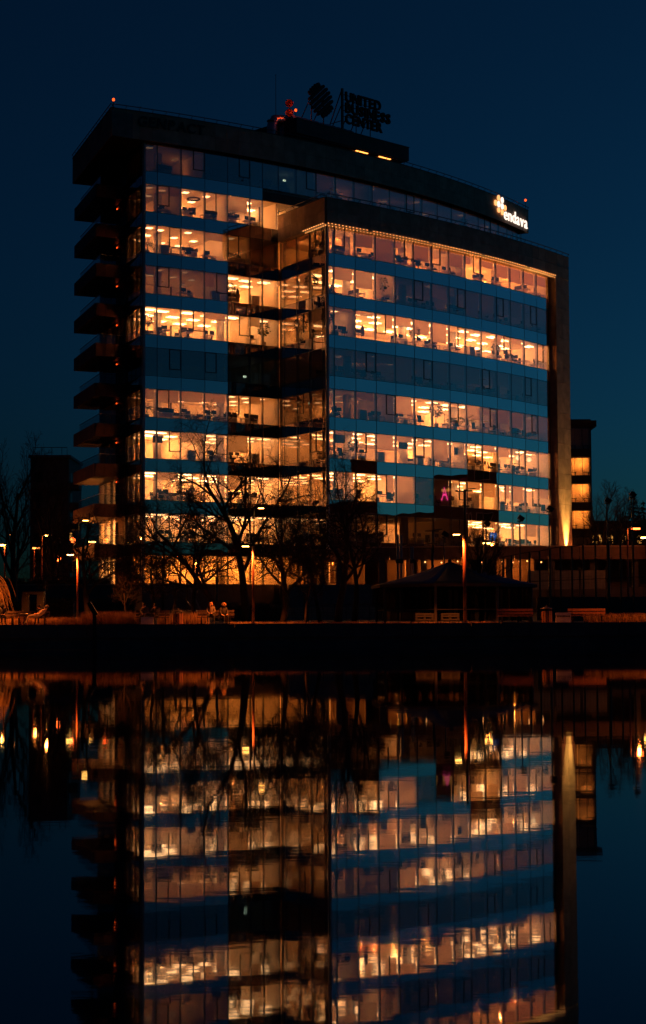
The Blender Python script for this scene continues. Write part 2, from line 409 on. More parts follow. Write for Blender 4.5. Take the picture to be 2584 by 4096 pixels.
for r in range(1, 11):
    s = MB(); columns_slab(s, tall_cols, HEAD[r] + .03, SILL[r - 1] - .06)
    STOREY['T', r - 1] = s.build('floor_slab', [MAT['ceiling'], MAT['carpet']], BLD)
    if r >= 3:
        s = MB(); columns_slab(s, front_cols, HEAD[r] + .03, SILL[r - 1] - .06)
        STOREY['F', r - 1] = s.build('floor_slab', [MAT['ceiling'], MAT['carpet']], BLD)
s = MB(); columns_slab(s, tall_cols, 2.0, SILL[10] - .06); STOREY['T', 10] = s.build('floor_slab', [MAT['ceiling'], MAT['carpet']], BLD)
s = MB(); columns_slab(s, front_cols, 2.0, SILL[10] - .06); STOREY['F', 10] = s.build('floor_slab', [MAT['ceiling'], MAT['carpet']], BLD)

def jit(): return random.uniform(-.006, .006)
def pane(arc, s0, s1, z0, z1, name, mat, par, o1=0.0, th=0.03, g_=.012):
    a0 = arc.pos(s0 + g_, o1 + jit()); a1 = arc.pos(s1 - g_, o1 + jit()); h = arc.head((s0 + s1) / 2); dx, dy = -math.sin(h) * th, math.cos(h) * th
    return MB().prism([a0, a1, (a1[0] + dx, a1[1] + dy), (a0[0] + dx, a0[1] + dy)], z0 + g_, z1 - g_).build(name, MAT[mat], par)
def mullion(arc, s, z0, z1, par):
    m_ = MB(); h = arc.head(s)
    p = arc.pos(s, -.012); m_.box((p[0], p[1], (z0 + z1) / 2), (.045, .05, z1 - z0), h, 0)
    p = arc.pos(s, -.14); m_.box((p[0], p[1], (z0 + z1) / 2), (.11, .2, z1 - z0 - .02), h, 1)
    return m_.build('mullion', [MAT['black_metal'], MAT['white_profile']], par)
def sash(arc, s0, s1, z0, z1, par):
    """thick dark frame of an opening window, standing 4 cm proud"""
    m_ = MB(); t = .075
    for a, c, y0, y1 in ((s0, s0 + t, z0, z1), (s1 - t, s1, z0, z1), (s0 + t, s1 - t, z0, z0 + t), (s0 + t, s1 - t, z1 - t, z1)):
        strip(m_, arc, a, c, -.09, .035, y0, y1)
    return m_.build('sash_frame', MAT['black_metal'], par)
def facade(arc, bays, r, wing, sashes=(), spandrel=True, gmat='vision_glass', smat='spandrel_glass', transom=True, skip=()):
    """one storey of curtain wall: a pane (or sash + panes) and a spandrel panel to each bay"""
    par = STOREY[wing, r]; z0, z1 = SILL[r], HEAD[r]; sd = dict(sashes)
    zt = SILL[r - 1] if r else 48.05
    for i in range(len(bays) - 1):
        a, c = bays[i], bays[i + 1]
        if i in skip: continue
        if i in sd:
            mid = (a + c) / 2; zs = z0 + .27 * (z1 - z0)
            if sd[i] == 'L': f0, f1, w0, w1 = mid, c, a, mid
            else: f0, f1, w0, w1 = a, mid, mid, c
            pane(arc, f0, f1, z0, z1, 'window_pane', gmat, par)
            pane(arc, w0 + .07, w1 - .07, zs + .07, z1 - .07, 'window_pane', gmat, par)
            pane(arc, w0, w1, z0, zs, 'window_pane', gmat, par)
            sash(arc, w0, w1, zs, z1, par)
        else: pane(arc, a, c, z0, z1, 'window_pane', gmat, par)
        if spandrel and r: pane(arc, a, c, z1, zt, 'spandrel_panel', smat, par, 0.0, .05)
    for i, s_ in enumerate(bays):
        if i and (i - 1) in skip: continue
        mullion(arc, s_ + (.05 if i == 0 else -.05 if i == len(bays) - 1 else 0), z0 - .02, (zt if spandrel else z1) - .02, par)
    if transom:
        lo = 0 if not skip else (len(bays) - 1 if len(skip) >= len(bays) - 1 else 0)
        hi = min(skip) if skip else len(bays) - 1
        for zz in (z0, z1):
            strip(MB(), arc, bays[0], bays[hi], -.1, .008, zz - .022, zz + .022).build('transom', MAT['black_metal'], par)

TALL_S = {0: {2: 'R', 4: 'R', 8: 'R', 14: 'L', 19: 'R'}, 1: {1: 'L', 3: 'L'}, 2: {1: 'R', 4: 'L'}, 3: {1: 'L', 3: 'R'}, 4: {2: 'R', 4: 'R'}, 5: {1: 'R', 3: 'L'},
          6: {1: 'L', 4: 'L'}, 7: {1: 'R', 3: 'R'}, 8: {2: 'L'}, 9: {1: 'R', 3: 'L'}, 10: {1: 'R', 3: 'R'}}
FRONT_S = {2: {1: 'L', 4: 'R', 6: 'L', 8: 'R'}, 3: {5: 'L', 7: 'R', 10: 'L', 12: 'R'}, 4: {3: 'L', 7: 'R', 10: 'R', 13: 'L'}, 5: {2: 'R', 5: 'R', 9: 'L', 12: 'L'},
           6: {3: 'R', 7: 'L', 9: 'R', 12: 'R'}, 7: {2: 'L', 5: 'L', 8: 'R', 11: 'R'}, 8: {3: 'L', 7: 'R', 10: 'L', 12: 'R'}, 9: {3: 'L', 7: 'R', 11: 'L'}, 10: {}}
FLANK_S = {2: {3: 'L'}, 3: {4: 'L'}, 4: {2: 'R', 4: 'L'}, 6: {2: 'L'}, 7: {3: 'L'}}
SB = [0, 2.6, 5.2, 7.4]                                       # glazing by the balcony doors, from the back
for r in range(11):
    if r == 0: facade(TALL, TB, 0, 'T', TALL_S[0].items())
    else:
        bays = TB[:8]
        facade(TALL, bays, r, 'T', TALL_S[r].items(), skip=(6,) if r == 1 else ())
    facade(SIDE, [11.9, 13.6, 15.4, 17.1, 18.1], r, 'T', gmat='side_glass')
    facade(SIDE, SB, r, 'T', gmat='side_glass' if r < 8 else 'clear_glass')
    if r >= 2:
        facade(FRONT, FB, r, 'F', FRONT_S[r].items(), spandrel=(r > 2))
        facade(FLANK, LB, r, 'F', FLANK_S.get(r, {}).items(), spandrel=(r > 2), gmat='flank_glass')
# wooden wall, door frame and column on the balcony side
for r in range(11):
    par = STOREY['T', r]; z0 = SILL[r]; z1 = HEAD[r]
    for i in range(5):
        a = 8.4 + i * .54; strip(MB(), SIDE, a + .01, a + .53, -.1, -.02 + jit(), z0, z0 + 1.62).build('wood_panel', MAT['wood'], par); strip(MB(), SIDE, a + .01, a + .53, -.1, -.02 + jit(), z0 + 1.64, z1).build('wood_panel', MAT['wood'], par)
    strip(MB(), SIDE, 11.12, 11.88, -.5, .12, z0 - .02, z1 + 1.2).build('side_column', MAT['black_metal'], par)
    m_ = MB()
    for a, c, y0, y1 in ((7.42, 7.5, z0, z0 + 2.4), (8.3, 8.38, z0, z0 + 2.4), (7.5, 8.3, z0 + 2.32, z0 + 2.4)): strip(m_, SIDE, a, c, -.12, .05, y0, y1)
    m_.build('door_frame', MAT['black_metal'], par)
    strip(MB(), SIDE, 7.5, 8.3, -.06, -.03, z0, z0 + 2.32).build('door_pane', MAT['side_glass'], par)
    strip(MB(), SIDE, 7.42, 8.38, -.1, -.04, z0 + 2.4, z1).build('wood_panel', MAT['wood'], par)
    if r: strip(MB(), SIDE, 7.42, 11.1, -.1, -.03, z1, SILL[r - 1]).build('wood_panel', MAT['wood'], par)
    if 1 <= r <= 8: strip(MB(), SIDE, 7.75, 8.05, .05, .10, z0 + 2.42, z0 + 2.52).build('door_light', MAT['beacon'], par)

# balconies on the left side, one to a storey
BAL = [(-22.35, 174.7), (-25.95, 185.4), (-23.75, 186.5), (-19.75, 176.2)]
for r in range(10):
    z1 = SILL[r] + .02; z0 = HEAD[r + 1] - .02
    par = MB().prism([(-22.30, 174.74), (-25.88, 185.36), (-23.75, 186.4), (-19.8, 176.16)], z0 + .02, z1 - .03).build('balcony', MAT['black_metal'], BLD)
    A, B_ = Vector(BAL[0]), Vector(BAL[1]); L_ = (B_ - A).length; t_ = (B_ - A) / L_; nrm = Vector((-t_.y, t_.x)); k_ = 11
    if nrm.x > 0: nrm = -nrm
    for i in range(k_):
        a = A + t_ * (L_ * i / k_ + .01); c = A + t_ * (L_ * (i + 1) / k_ - .01); q = nrm * (.05 + jit())
        MB().prism([tuple(a), tuple(c), tuple(c + q), tuple(a + q)], z0, z1).build('fascia_panel', MAT['fascia'], par)
    A, B_ = Vector(BAL[0]), Vector(BAL[3]); L_ = (B_ - A).length; t_ = (B_ - A) / L_; n2 = Vector((t_.y, -t_.x))
    for i in range(3):
        a = A + t_ * (L_ * i / 3 + .01); c = A + t_ * (L_ * (i + 1) / 3 - .01); q = n2 * .05
        MB().prism([tuple(a), tuple(c), tuple(c + q), tuple(a + q)], z0, z1).build('fascia_panel', MAT['fascia'], par)
    a = Vector((-22.0, 175.3)); c = Vector((-25.35, 185.3)); e = Vector((-19.9, 176.7))
    nn = Vector((.03, .01))
    for i in range(5):
        u0 = a + (c - a) * (i / 5 + .004); u1 = a + (c - a) * ((i + 1) / 5 - .004)
        MB().prism([tuple(u0), tuple(u1), tuple(u1 + nn), tuple(u0 + nn)], z1, z1 + .98).build('balustrade_pane', MAT['clear_glass'], par)
    MB().prism([tuple(a), tuple(e), tuple(e + Vector((0, .03))), tuple(a + Vector((0, .03)))], z1, z1 + .98).build('balustrade_pane', MAT['clear_glass'], par)
    MB().tube([(*e, z1 + 1.0), (*a, z1 + 1.0), (*c, z1 + 1.0)], .03, 6).build('handrail', MAT['steel'], par)

# roof of the tall wing, its stone band and railing
RZ0, RZ1 = 48.06, 50.8
rc = [((-19.9, 167.1), (-26.2, 185.7)), (TALL.pos(0, .6), (SIDE.P[0] + .2, SIDE.P[1] + .6))] + [(TALL.pos(t, .6), TALL.pos(t, -18.0)) for t in [2, 4, 6] + list(range(8, 57, 4)) + [58.95]]
roof = columns_slab(MB(), rc, RZ0 + .02, RZ1 - .35).build('roof', [MAT['stone_joint'], MAT['concrete']], BLD)
def stone_run(arc, s0, s1, off, zs, w, par, name='stone_panel', th=.06, mat='stone'):
    n_ = max(1, round((s1 - s0) / w))
    for j in range(len(zs) - 1):
        for i in range(n_):
            a = s0 + (s1 - s0) * i / n_; c = s0 + (s1 - s0) * (i + 1) / n_
            p0 = arc.pos(a + .008, off - th); p1 = arc.pos(c - .008, off - th); q0 = arc.pos(a + .008, off + jit() * .6); q1 = arc.pos(c - .008, off + jit() * .6)
            MB().prism([q0, q1, p1, p0], zs[j] + .008, zs[j + 1] - .008).build(name, MAT[mat], par)
stone_run(TALL, -3.4, 58.95, .66, [RZ0, RZ0 + 1.37, RZ1], 1.36, roof)
RL = Arc((-26.2, 185.7), math.degrees(math.atan2(167.1 - 185.7, -19.9 + 26.2)), 0.0)
stone_run(RL, 0, 19.6, .06, [RZ0, RZ0 + 1.37, RZ1], 1.4, roof)
def railing(arc, s0, s1, off, z, par, step=1.36, lean=.34, up=.36):
    m_ = MB(); n_ = int((s1 - s0) / 1.36)
    m_.tube([(*arc.pos(s0 + (s1 - s0) * i / n_, off), z + up) for i in range(n_ + 1)], .045, 5)
    for i in range(n_ + 1):
        t = s0 + (s1 - s0) * i / n_
        m_.tube([(*arc.pos(t, off - lean), z + .02), (*arc.pos(t, off), z + up)], .03, 4)
    strip(m_, arc, s0, s1, -.34 + off, .02 + off, z - .03, z + .03)
    return m_.build('roof_railing', MAT['black_metal'], par)
railing(TALL, -3.4, 58.95, .7, RZ1, roof)
railing(RL, 0, 19.6, .1, RZ1, roof)
# roof of the front wing
FZ0, FZ1 = 39.93, 42.54
fcorner = (FRONT.pos(0, .6)[0] - .52, FRONT.pos(0, .6)[1] - .3)
fc = [(fcorner, (fcorner[0] + TL[0] * 9.2, fcorner[1] + TL[1] * 9.2))] + [(FRONT.pos(t, .6), nearest_tall(FRONT.pos(t, 0), FRONT.head(t))) for t in (2, 4, 7, 10, 13, 16, 19, 22, 25, 28, 31, 33.5, 36, 39.1)]
froof = columns_slab(MB(), fc, FZ0 + .02, FZ1 - .9).build('roof', [MAT['ceiling'], MAT['concrete']], BLD)
stone_run(FRONT, -.45, 39.1, .66, [FZ0, FZ0 + 1.3, FZ1], 1.36, froof)
FLR = Arc((fcorner[0] + TL[0] * 9.2, fcorner[1] + TL[1] * 9.2), 300.4, 0.0)
stone_run(FLR, 0, 9.25, .06, [FZ0, FZ0 + 1.3, FZ1], 1.3, froof)
strip(MB(), FRONT, -.4, 39.1, .40, .595, FZ1 - .92, FZ1 - .05).build('parapet_core', MAT['concrete'], froof)
strip(MB(), FLR, 0, 9.2, -.25, -.01, FZ1 - .92, FZ1 - .05).build('parapet_core', MAT['concrete'], froof)
railing(FRONT, -.4, 39.1, .7, FZ1, froof)
railing(FLR, 0, 9.2, .1, FZ1, froof)
# stone pier closing the right end of the front wing
pier = strip(MB(), FRONT, FEND + .55, FEND + 3.5, -2.5, .58, 3.0, FZ0).build('end_pier', MAT['stone_joint'], BLD)
zs = [3.0 + (FZ0 - 3.0) * i / 22 for i in range(23)]
stone_run(FRONT, FEND + .5, FEND + 3.58, .64, zs, 1.54, pier)
PR = Arc(FRONT.pos(FEND + .55, -.3), math.degrees(FRONT.head(FEND)) - 90, 0)
for j in range(11):
    strip(MB(), FRONT, FEND + .48, FEND + .55, -.3, .575, zs[2 * j] + .008, zs[2 * j + 2] - .008).build('reveal_panel', MAT['stone'], pier)
strip(MB(), FRONT, FEND + .02, FEND + .47, -.34, -.3, 5.5, FZ0).build('jamb_panel', MAT['black_metal'], pier)
# left lower flank plinth and base walls
strip(MB(), TALL, -.02, 15.3, -.1, .05, 1.6, SILL[10] - .03).build('plinth', MAT['dark_wall'], BLD)
strip(MB(), SIDE, 0, 18.1, -.1, .05, 1.6, SILL[10] - .03).build('plinth', MAT['dark_wall'], BLD)
strip(MB(), FLANK, 0, 9.3, -.1, .05, 1.6, SILL[10] - .03).build('plinth', MAT['dark_wall'], BLD)

# ---- recessed terrace beside the front wing's roof, second row
par = STOREY['T', 1]
strip(MB(), TALL, 13.4, 34, -2.55, -2.5, SILL[1] - .05, SILL[1] + .02).build('terrace_kerb', MAT['concrete'], par)
strip(MB(), TALL, 13.4, 34, -2.5, -.02, HEAD[1] + .005, HEAD[1] + .025).build('terrace_soffit', MAT['ceiling'], par)
strip(MB(), TALL, 13.38, 34, -.06, .0, HEAD[1], SILL[0] - .3).build('terrace_fascia', MAT['dark_wall'], par)
for i in range(8):
    pane(TALL, 13.5 + i * 1.25, 13.5 + (i + 1) * 1.25, SILL[1], HEAD[1], 'window_pane', 'clear_glass', par, -2.5)
    mullion_p = TALL.pos(13.5 + i * 1.25, -2.5)
    MB().box((mullion_p[0], mullion_p[1], (SILL[1] + HEAD[1]) / 2), (.08, .12, HEAD[1] - SILL[1]), TALL.head(13.5), 0).build('mullion', MAT['black_metal'], par)

# ---- room shells
def wall(arc, s0, s1, o0, o1, r, wing, name='inner_wall', mat='room_wall', z0=None, z1=None):
    return strip(MB(), arc, s0, s1, o0, o1, (SILL[r] - .05) if z0 is None else z0, (HEAD[r] + .02) if z1 is None else z1).build(name, MAT[mat], STOREY[wing, r])
# (from, to, lamp strength, lamp kind)
TZ = {0: [(0, 6.66, .25, 'sq'), (6.66, 20.2, .08, 'sq'), (20.2, 28.2, .16, 'sq'), (28.2, 58.2, .1, 'sq')],
      1: [(0, 4.06, .7, 'sq'), (4.06, 9.27, 3.6, 'sq'), (9.27, 13.4, 7.5, 'st')], 2: [(0, 9.27, 3.6, 'sq'), (9.27, 11.88, 1.1, 'sq'), (11.88, 15.3, .06, 'sq')],
      3: [(0, 9.27, .6, 'sq'), (9.27, 15.3, 6, 'st')], 4: [(0, 11.88, 8.5, 'st'), (11.88, 15.3, 5, 'st')], 5: [(0, 15.3, .06, 'sq')], 6: [(0, 15.3, 2.4, 'sq')],
      7: [(0, 6.66, 8.5, 'st'), (6.66, 15.3, 3.5, 'st')], 8: [(0, 15.3, 8.5, 'st')], 9: [(0, 15.3, 4.0, 'st')], 10: [(0, 15.3, 9, 'st')]}
FZ = {2: [(0, 8.9, 3.8, 'sq'), (8.9, 19.5, 5, 'sq'), (19.5, FEND, 9.5, 'st')], 3: [(0, 8.9, 8, 'st'), (8.9, FEND, .22, 'sq')], 4: [(0, 3.6, 2.4, 'sq'), (3.6, FEND, 10, 'st')],
      5: [(0, FEND, .13, 'sq')], 6: [(0, 8.9, .5, 'sq'), (8.9, 22.2, 7.5, 'st'), (22.2, FEND, .8, 'sq')], 7: [(0, 19.5, 5.5, 'st'), (19.5, FEND, 8, 'st')],
      8: [(0, 11.6, 9, 'st'), (11.6, 16.9, .1, 'sq'), (16.9, FEND, 8.5, 'st')], 9: [(0, 19.5, .15, 'sq'), (19.5, FEND, 7.5, 'st')], 10: [(0, FEND, 6, 'st')]}
BW = -9.0
for r in range(11):
    zones = TZ[r]
    if r == 0: wall(TALL, 1.6, 58.1, -8.2, -8.0, r, 'T')
    else:
        wall(TALL, 1.8, 15.3, BW - .2, BW, r, 'T')
        wall(TALL, 15.3, 15.42, BW, -.35, r, 'T')
        if r >= 2: wall(TALL, 15.5, 52, -2.2, -2.0, r, 'F')
        else: wall(TALL, 13.3, 34, -6.2, -6.0, r, 'T')
    for (a, c, L, k), nx in zip(zones, zones[1:]): wall(TALL, c - .06, c + .06, (BW if r else -8), -.35, r, 'T')  # partition added at each zone end, keeps lamp light from leaking across
    if r >= 2:
        zones = FZ[r]
        for (a, c, L, k), nx in zip(zones, zones[1:]): wall(FRONT, c - .06, c + .06, -9.2, -.35, r, 'F')  # same added partitions, stopping light between lamp zones
        wall(FRONT, FEND - .05, FEND + .05, -9.2, -.05, r, 'F')
    # round columns
    for t in (3.1, 10.4):
        p = TALL.pos(t, -3.3); MB().lathe((p[0], p[1], SILL[r] - .05), [(.4, 0), (.4, 2.82)], 14).build('column', MAT['column_white'], STOREY['T', r], smooth=True)
    if r >= 2:
        for t in (4.95, 12.9, 20.9, 28.9):
            p = FRONT.pos(t, -2.9); MB().lathe((p[0], p[1], SILL[r] - .05), [(.42, 0), (.42, 2.82)], 14).build('column', MAT['column_white'], STOREY['F', r], smooth=True)
    # stair core behind the balcony doors
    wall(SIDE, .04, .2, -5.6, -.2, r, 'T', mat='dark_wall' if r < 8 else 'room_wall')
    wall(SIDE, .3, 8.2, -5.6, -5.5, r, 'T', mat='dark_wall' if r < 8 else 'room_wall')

# ---- roller blinds: (bay, share of the height, half)
FBL = {2: {2: .55, 3: .97, 5: .66, 7: .6, 9: .36, 10: .6, 11: .66, 12: .58, 13: .5, 4: ('L', .36), 8: ('L', .4), 6: ('R', .2)},
       3: {1: .42, 2: .6, 3: .86, 8: .95, 6: .5, 9: .98, 11: .6, 13: .45, 7: ('L', .3)}, 4: {1: .1, 2: .13, 4: .3, 5: .5, 6: .7, 10: ('L', .35), 11: .2, 3: ('R', .45)},
       5: {3: .3, 4: .9, 6: .8, 7: .7, 8: .6, 10: .5, 11: .75, 13: .4, 1: .2}, 6: {4: .62, 8: .5, 10: .5, 11: .6, 13: .97, 2: .25},
       7: {1: .12, 3: .5, 4: .2, 6: .75, 9: .2, 10: .35, 12: .1}, 8: {1: .3, 3: ('R', .6), 4: .97, 8: .25, 9: .5, 10: ('R', .5), 11: .62, 13: .35}, 9: {9: .2, 12: .45}}
TBL = {0: {3: .5, 5: .8, 9: .7}, 1: {4: .55, 1: ('R', .3)}, 2: {5: .9, 3: .25}, 3: {3: ('L', .5), 0: .3}, 4: {3: .2, 5: .3}, 7: {2: .35, 4: .6}, 8: {1: .25, 4: .5}, 6: {0: .35, 1: .4, 2: .35, 3: .3, 5: .25}, 9: {2: .4}, 10: {2: .5, 0: .4}}
def blind(arc, bays, r, wing, i, v):
    a, c = bays[i], bays[i + 1]
    if isinstance(v, tuple):
        mid = (a + c) / 2; a, c = (a, mid) if v[0] == 'L' else (mid, c); v = v[1]
    m_ = MB(); strip(m_, arc, a + .1, c - .16, -.300, -.294, HEAD[r] - v * 2.73, HEAD[r] - .03); strip(m_, arc, a + .1, c - .16, -.34, -.27, HEAD[r] - v * 2.73 - .03, HEAD[r] - v * 2.73)
    m_.build('roller_blind', MAT['blind_cloth'], STOREY[wing, r])
for r, d_ in FBL.items():
    for i, v in d_.items(): blind(FRONT, FB, r, 'F', i, v)
for r, d_ in TBL.items():
    for i, v in d_.items(): blind(TALL, TB, r, 'T', i, v)
for r, i, v in ((2, 1, .3), (2, 2, .2), (3, 1, .75), (3, 2, .7), (4, 3, .4), (6, 1, .5), (7, 2, .4)): blind(FLANK, LB, r, 'F', i, v)
strip(MB(), TALL, 1.4, 58.1, -8.0, -.12, HEAD[0] + .005, RZ0 + .012, seg=2).build('ceiling_board', MAT['ceiling'], roof)
columns_slab(MB(), [((a[0], a[1]), c) for a, c in front_cols], HEAD[2] - .02, HEAD[2] + .0).build('ceiling_board', [MAT['ceiling'], MAT['ceiling']], froof)

# ------------------------------------------------------------------ lit and unlit ceiling lamps
WN = {'T': 'tall wing', 'F': 'front wing'}
def rown(wing, r): return ORD[r + 1] if wing == 'T' else ORD[r - 1]
def where(wing, r, i): return '%s row of %s, %s bay' % (rown(wing, r), WN[wing], ORD[i + 1])
MESH = {}
def lampmesh(kind, L, col='w'):
    """'st': twin strips under the ceiling; 'sq': flush square panel"""
    k = (kind, L, col)
    if k not in MESH:
        m_ = MB()
        if kind == 'st':
            for y in (-.24, .24): m_.box((0, y, -.07), (1.2, .09, .05), 0, 0); m_.tube([(-.4, y, -.06), (-.4, y, 0)], .01, 3, 1); m_.tube([(.4, y, -.06), (.4, y, 0)], .01, 3, 1)
        else: m_.box((0, 0, -.020), (.60, .60, .02), 0, 0); m_.box((0, 0, -.006), (.66, .66, .012), 0, 1)
        o = m_.build('strip_lamp' if kind == 'st' else 'panel_lamp', [lensmat(L, col), MAT['white_profile']]); MESH[k] = o.data
        COL.objects.unlink(o); bpy.data.objects.remove(o)
    return MESH[k]
LIGHTS = {}
def lamp_light(o, L, col='w', drop=.85):
    """the light this lamp throws into its room"""
    k = (round(L, 1), col)
    if k not in LIGHTS:
        l = bpy.data.lights.new('room_light', 'POINT'); l.energy = ROOM_GAIN * L; l.color = WARM if col == 'w' else AMBER; l.shadow_soft_size = 0.0; LIGHTS[k] = l
    q = bpy.data.objects.new('lamp_light', LIGHTS[k]); COL.objects.link(q); q.parent = o; q.location = (0, 0, -drop)
ROOM_GAIN = 23.0
def put_lamps(arc, bays, zones, wing, r, last):
    for i in range(len(bays) - 1):
        if bays[i + 1] > last + .1: break
        mid = (bays[i] + bays[i + 1]) / 2; w = bays[i + 1] - bays[i]
        if w < 1.2: continue
        zn = [z for z in zones if z[0] <= mid <= z[1]]
        if not zn: continue
        _, _, L, kind = zn[0]
        if L < .1: continue
        nd = 2 if (wing == 'T' and r == 0) else 3
        kind0 = kind; vary = random.uniform(.6, 1.3)
        for j in range(nd):
            kind = kind0; off = -1.5 - 2.75 * j - (.35 if i % 2 else 0)
            tone = L if kind == 'st' else L * 1.3
            if kind == 'sq' and L < .5 and (i + j) % 3: continue
            o = bpy.data.objects.new('strip_lamp' if kind == 'st' else 'panel_lamp', lampmesh(kind, round(tone * (1.0 if j % 2 else .9), 1), 'a' if r == 10 else 'w')); COL.objects.link(o)
            p = arc.pos(max(mid + random.uniform(-.25, .25), (1.0 - .2 * off) if wing == 'T' else .5), off); o.location = (p[0], p[1], HEAD[r] + (.03 if r and not (wing == 'F' and r == 2) else .004 if r == 0 else -.021)); o.rotation_euler[2] = arc.head(mid)
            lamp_light(o, round(L * vary * (.45, .8, 1.8)[j if nd == 3 else j + 1], 1), 'a' if r == 10 else 'w')
            pl = ('nearest the glass', 'second from the glass', 'deepest in the room')[j]
            tag(o, ('twin strip lamp, ' if kind == 'st' else 'square ceiling lamp, ') + where(wing, r, i) + ', ' + pl, 'ceiling lamp', 'strip lamps on the office ceilings' if kind == 'st' else 'square lamps in the office ceilings')
for r in range(11):
    put_lamps(TALL, TB, TZ[r], 'T', r, 15.4 if r else 58.3)
    if r >= 2: put_lamps(FRONT, FB, FZ[r], 'F', r, FEND + .1)
# lamps in the back rooms that show through the balcony doors
for r, L in ((9, 40.0), (10, 24.0), (7, 1.0), (6, .6), (4, .8), (8, 3.0)):
    for k in range(2):
        o = bpy.data.objects.new('strip_lamp', lampmesh('st', L)); COL.objects.link(o); p = SIDE.pos(2.2 + 3 * k, -2.2); o.location = (p[0], p[1], HEAD[r] + .03); lamp_light(o, L)
        tag(o, 'twin strip lamp behind balcony doors, %s row, %s the column' % (ORD[r + 1], ('far from', 'near')[k]), 'ceiling lamp', 'strip lamps behind the balcony doors')
# terrace lamps under the soffit
for k in range(4):
    o = bpy.data.objects.new('strip_lamp', lampmesh('st', 9.0)); COL.objects.link(o); p = TALL.pos(14.6 + 2.4 * k, -4.2); o.location = (p[0], p[1], HEAD[1] + .02); o.rotation_euler[2] = TALL.head(15); lamp_light(o, 4.0)
    tag(o, 'twin strip lamp behind the terrace glazing, %s from the left' % ORD[k + 1], 'ceiling lamp', 'strip lamps behind the terrace')

# ------------------------------------------------------------------ office furniture
def proto(name, parts):
    """parts: list of (part name, MB, materials); returns a list usable by place()"""
    out = []
    for n_, mb, mats in parts:
        o = mb.build(n_, mats); out.append((n_, o.data)); bpy.data.objects.remove(o)
    return (name, out)
def place(pr, loc, rz, label, cat, group, sc=1.0):
    e = bpy.data.objects.new(pr[0], None); COL.objects.link(e); e.location = loc; e.rotation_euler[2] = rz; e.scale = (sc, sc, sc); e.empty_display_size = .2
    for n_, me in pr[1]:
        c = bpy.data.objects.new(n_, me); COL.objects.link(c); c.parent = e
    ORG[e] = Vector(loc)
    return tag(e, label, cat, group)
lg = MB()
for x in (-.74, .74):
    for y in (-.33, .33): lg.box((x, y, .36), (.05, .05, .72))
DESK = proto('desk', [('desk_top', MB().box((0, 0, .735), (1.6, .78, .03)), MAT['desk_wood']), ('desk_frame', lg, MAT['white_profile']), ('front_panel', MB().box((0, .34, .48), (1.4, .02, .42)), MAT['desk_wood']), ('divider', MB().box((0, .4, .95), (1.58, .03, .38)), MAT['chair_fabric'])])
ped = MB().box((.5, 0, .3), (.42, .6, .58)); 
DESK2 = proto('desk', [('desk_top', MB().box((0, 0, .735), (1.5, .75, .03)), MAT['desk_wood']), ('desk_frame', lg, MAT['white_profile']), ('drawer_unit', ped, MAT['white_profile'])])
MONITOR = proto('monitor', [('screen', MB().box((0, 0, .33), (.58, .03, .35)), MAT['screen_black']), ('stand', MB().box((0, .03, .1), (.06, .04, .2)).box((0, .03, .01), (.24, .18, .02)), MAT['screen_black'])])
bs = MB()
for k in range(5):
    a = 2 * math.pi * k / 5; bs.tube([(0, 0, .1), (.3 * math.cos(a), .3 * math.sin(a), .05)], .025, 4)
bs.tube([(0, 0, .08), (0, 0, .46)], .03, 6)
ar = MB()
for x in (-.28, .28): ar.tube([(x, .1, .5), (x, .1, .7), (x, -.18, .7)], .025, 4)
CHAIR = proto('office_chair', [('seat', MB().box((0, 0, .5), (.5, .5, .09)), MAT['chair_fabric']), ('backrest', MB().box((0, .25, .85), (.46, .06, .6), 0, 0, ('X', -.15)), MAT['chair_fabric']), ('armrests', ar, MAT['screen_black']), ('base', bs, MAT['screen_black'])])
CABINET = proto('cabinet', [('carcass', MB().box((0, 0, .55), (.9, .42, 1.1)), MAT['desk_wood']), ('door', MB().box((-.222, -.22, .55), (.43, .02, 1.04)), MAT['white_profile']), ('door', MB().box((.222, -.22, .55), (.43, .02, 1.04)), MAT['white_profile'])])
def leaves(mb, c, rad, n_, size, sq=1.0, droop=0.0, seed=1):
    rg = random.Random(seed)
    for _ in range(n_):
        while True:
            v = Vector((rg.uniform(-1, 1), rg.uniform(-1, 1), rg.uniform(-1, 1)))
            if v.length < 1: break
        p = Vector(c) + Vector((v.x * rad, v.y * rad, v.z * rad * sq))
        d_ = Vector((v.x, v.y, v.z * .6 - droop)); d_ = d_.normalized() if d_.length > .01 else Vector((0, 0, 1))
        s_ = d_.cross(Vector((rg.uniform(-1, 1), rg.uniform(-1, 1), rg.uniform(-1, 1)))); s_ = s_.normalized() if s_.length > .01 else Vector((1, 0, 0))
        L_ = size * rg.uniform(.7, 1.3)
        mb.add([p, p + d_ * L_ * .5 + s_ * L_ * .25, p + d_ * L_, p + d_ * L_ * .5 - s_ * L_ * .25], [(0, 1, 2, 3)])
    return mb
def pot(r_=.22, h=.45): return MB().lathe((0, 0, 0), [(r_ * .75, 0), (r_, h), (r_ * .9, h), (r_ * .85, h - .05)], 10)
fic = MB(); leaves(fic, (0, 0, 1.6), .48, 230, .2, 1.15, .25, 3)
FICUS = proto('potted_tree', [('pot', pot(), MAT['pot']), ('stem', MB().tube([(0, 0, .4), (.03, 0, .9), (0, .02, 1.5)], [.03, .025, .015], 5), MAT['bark']), ('foliage', fic, MAT['leaf'])])
pm = MB()
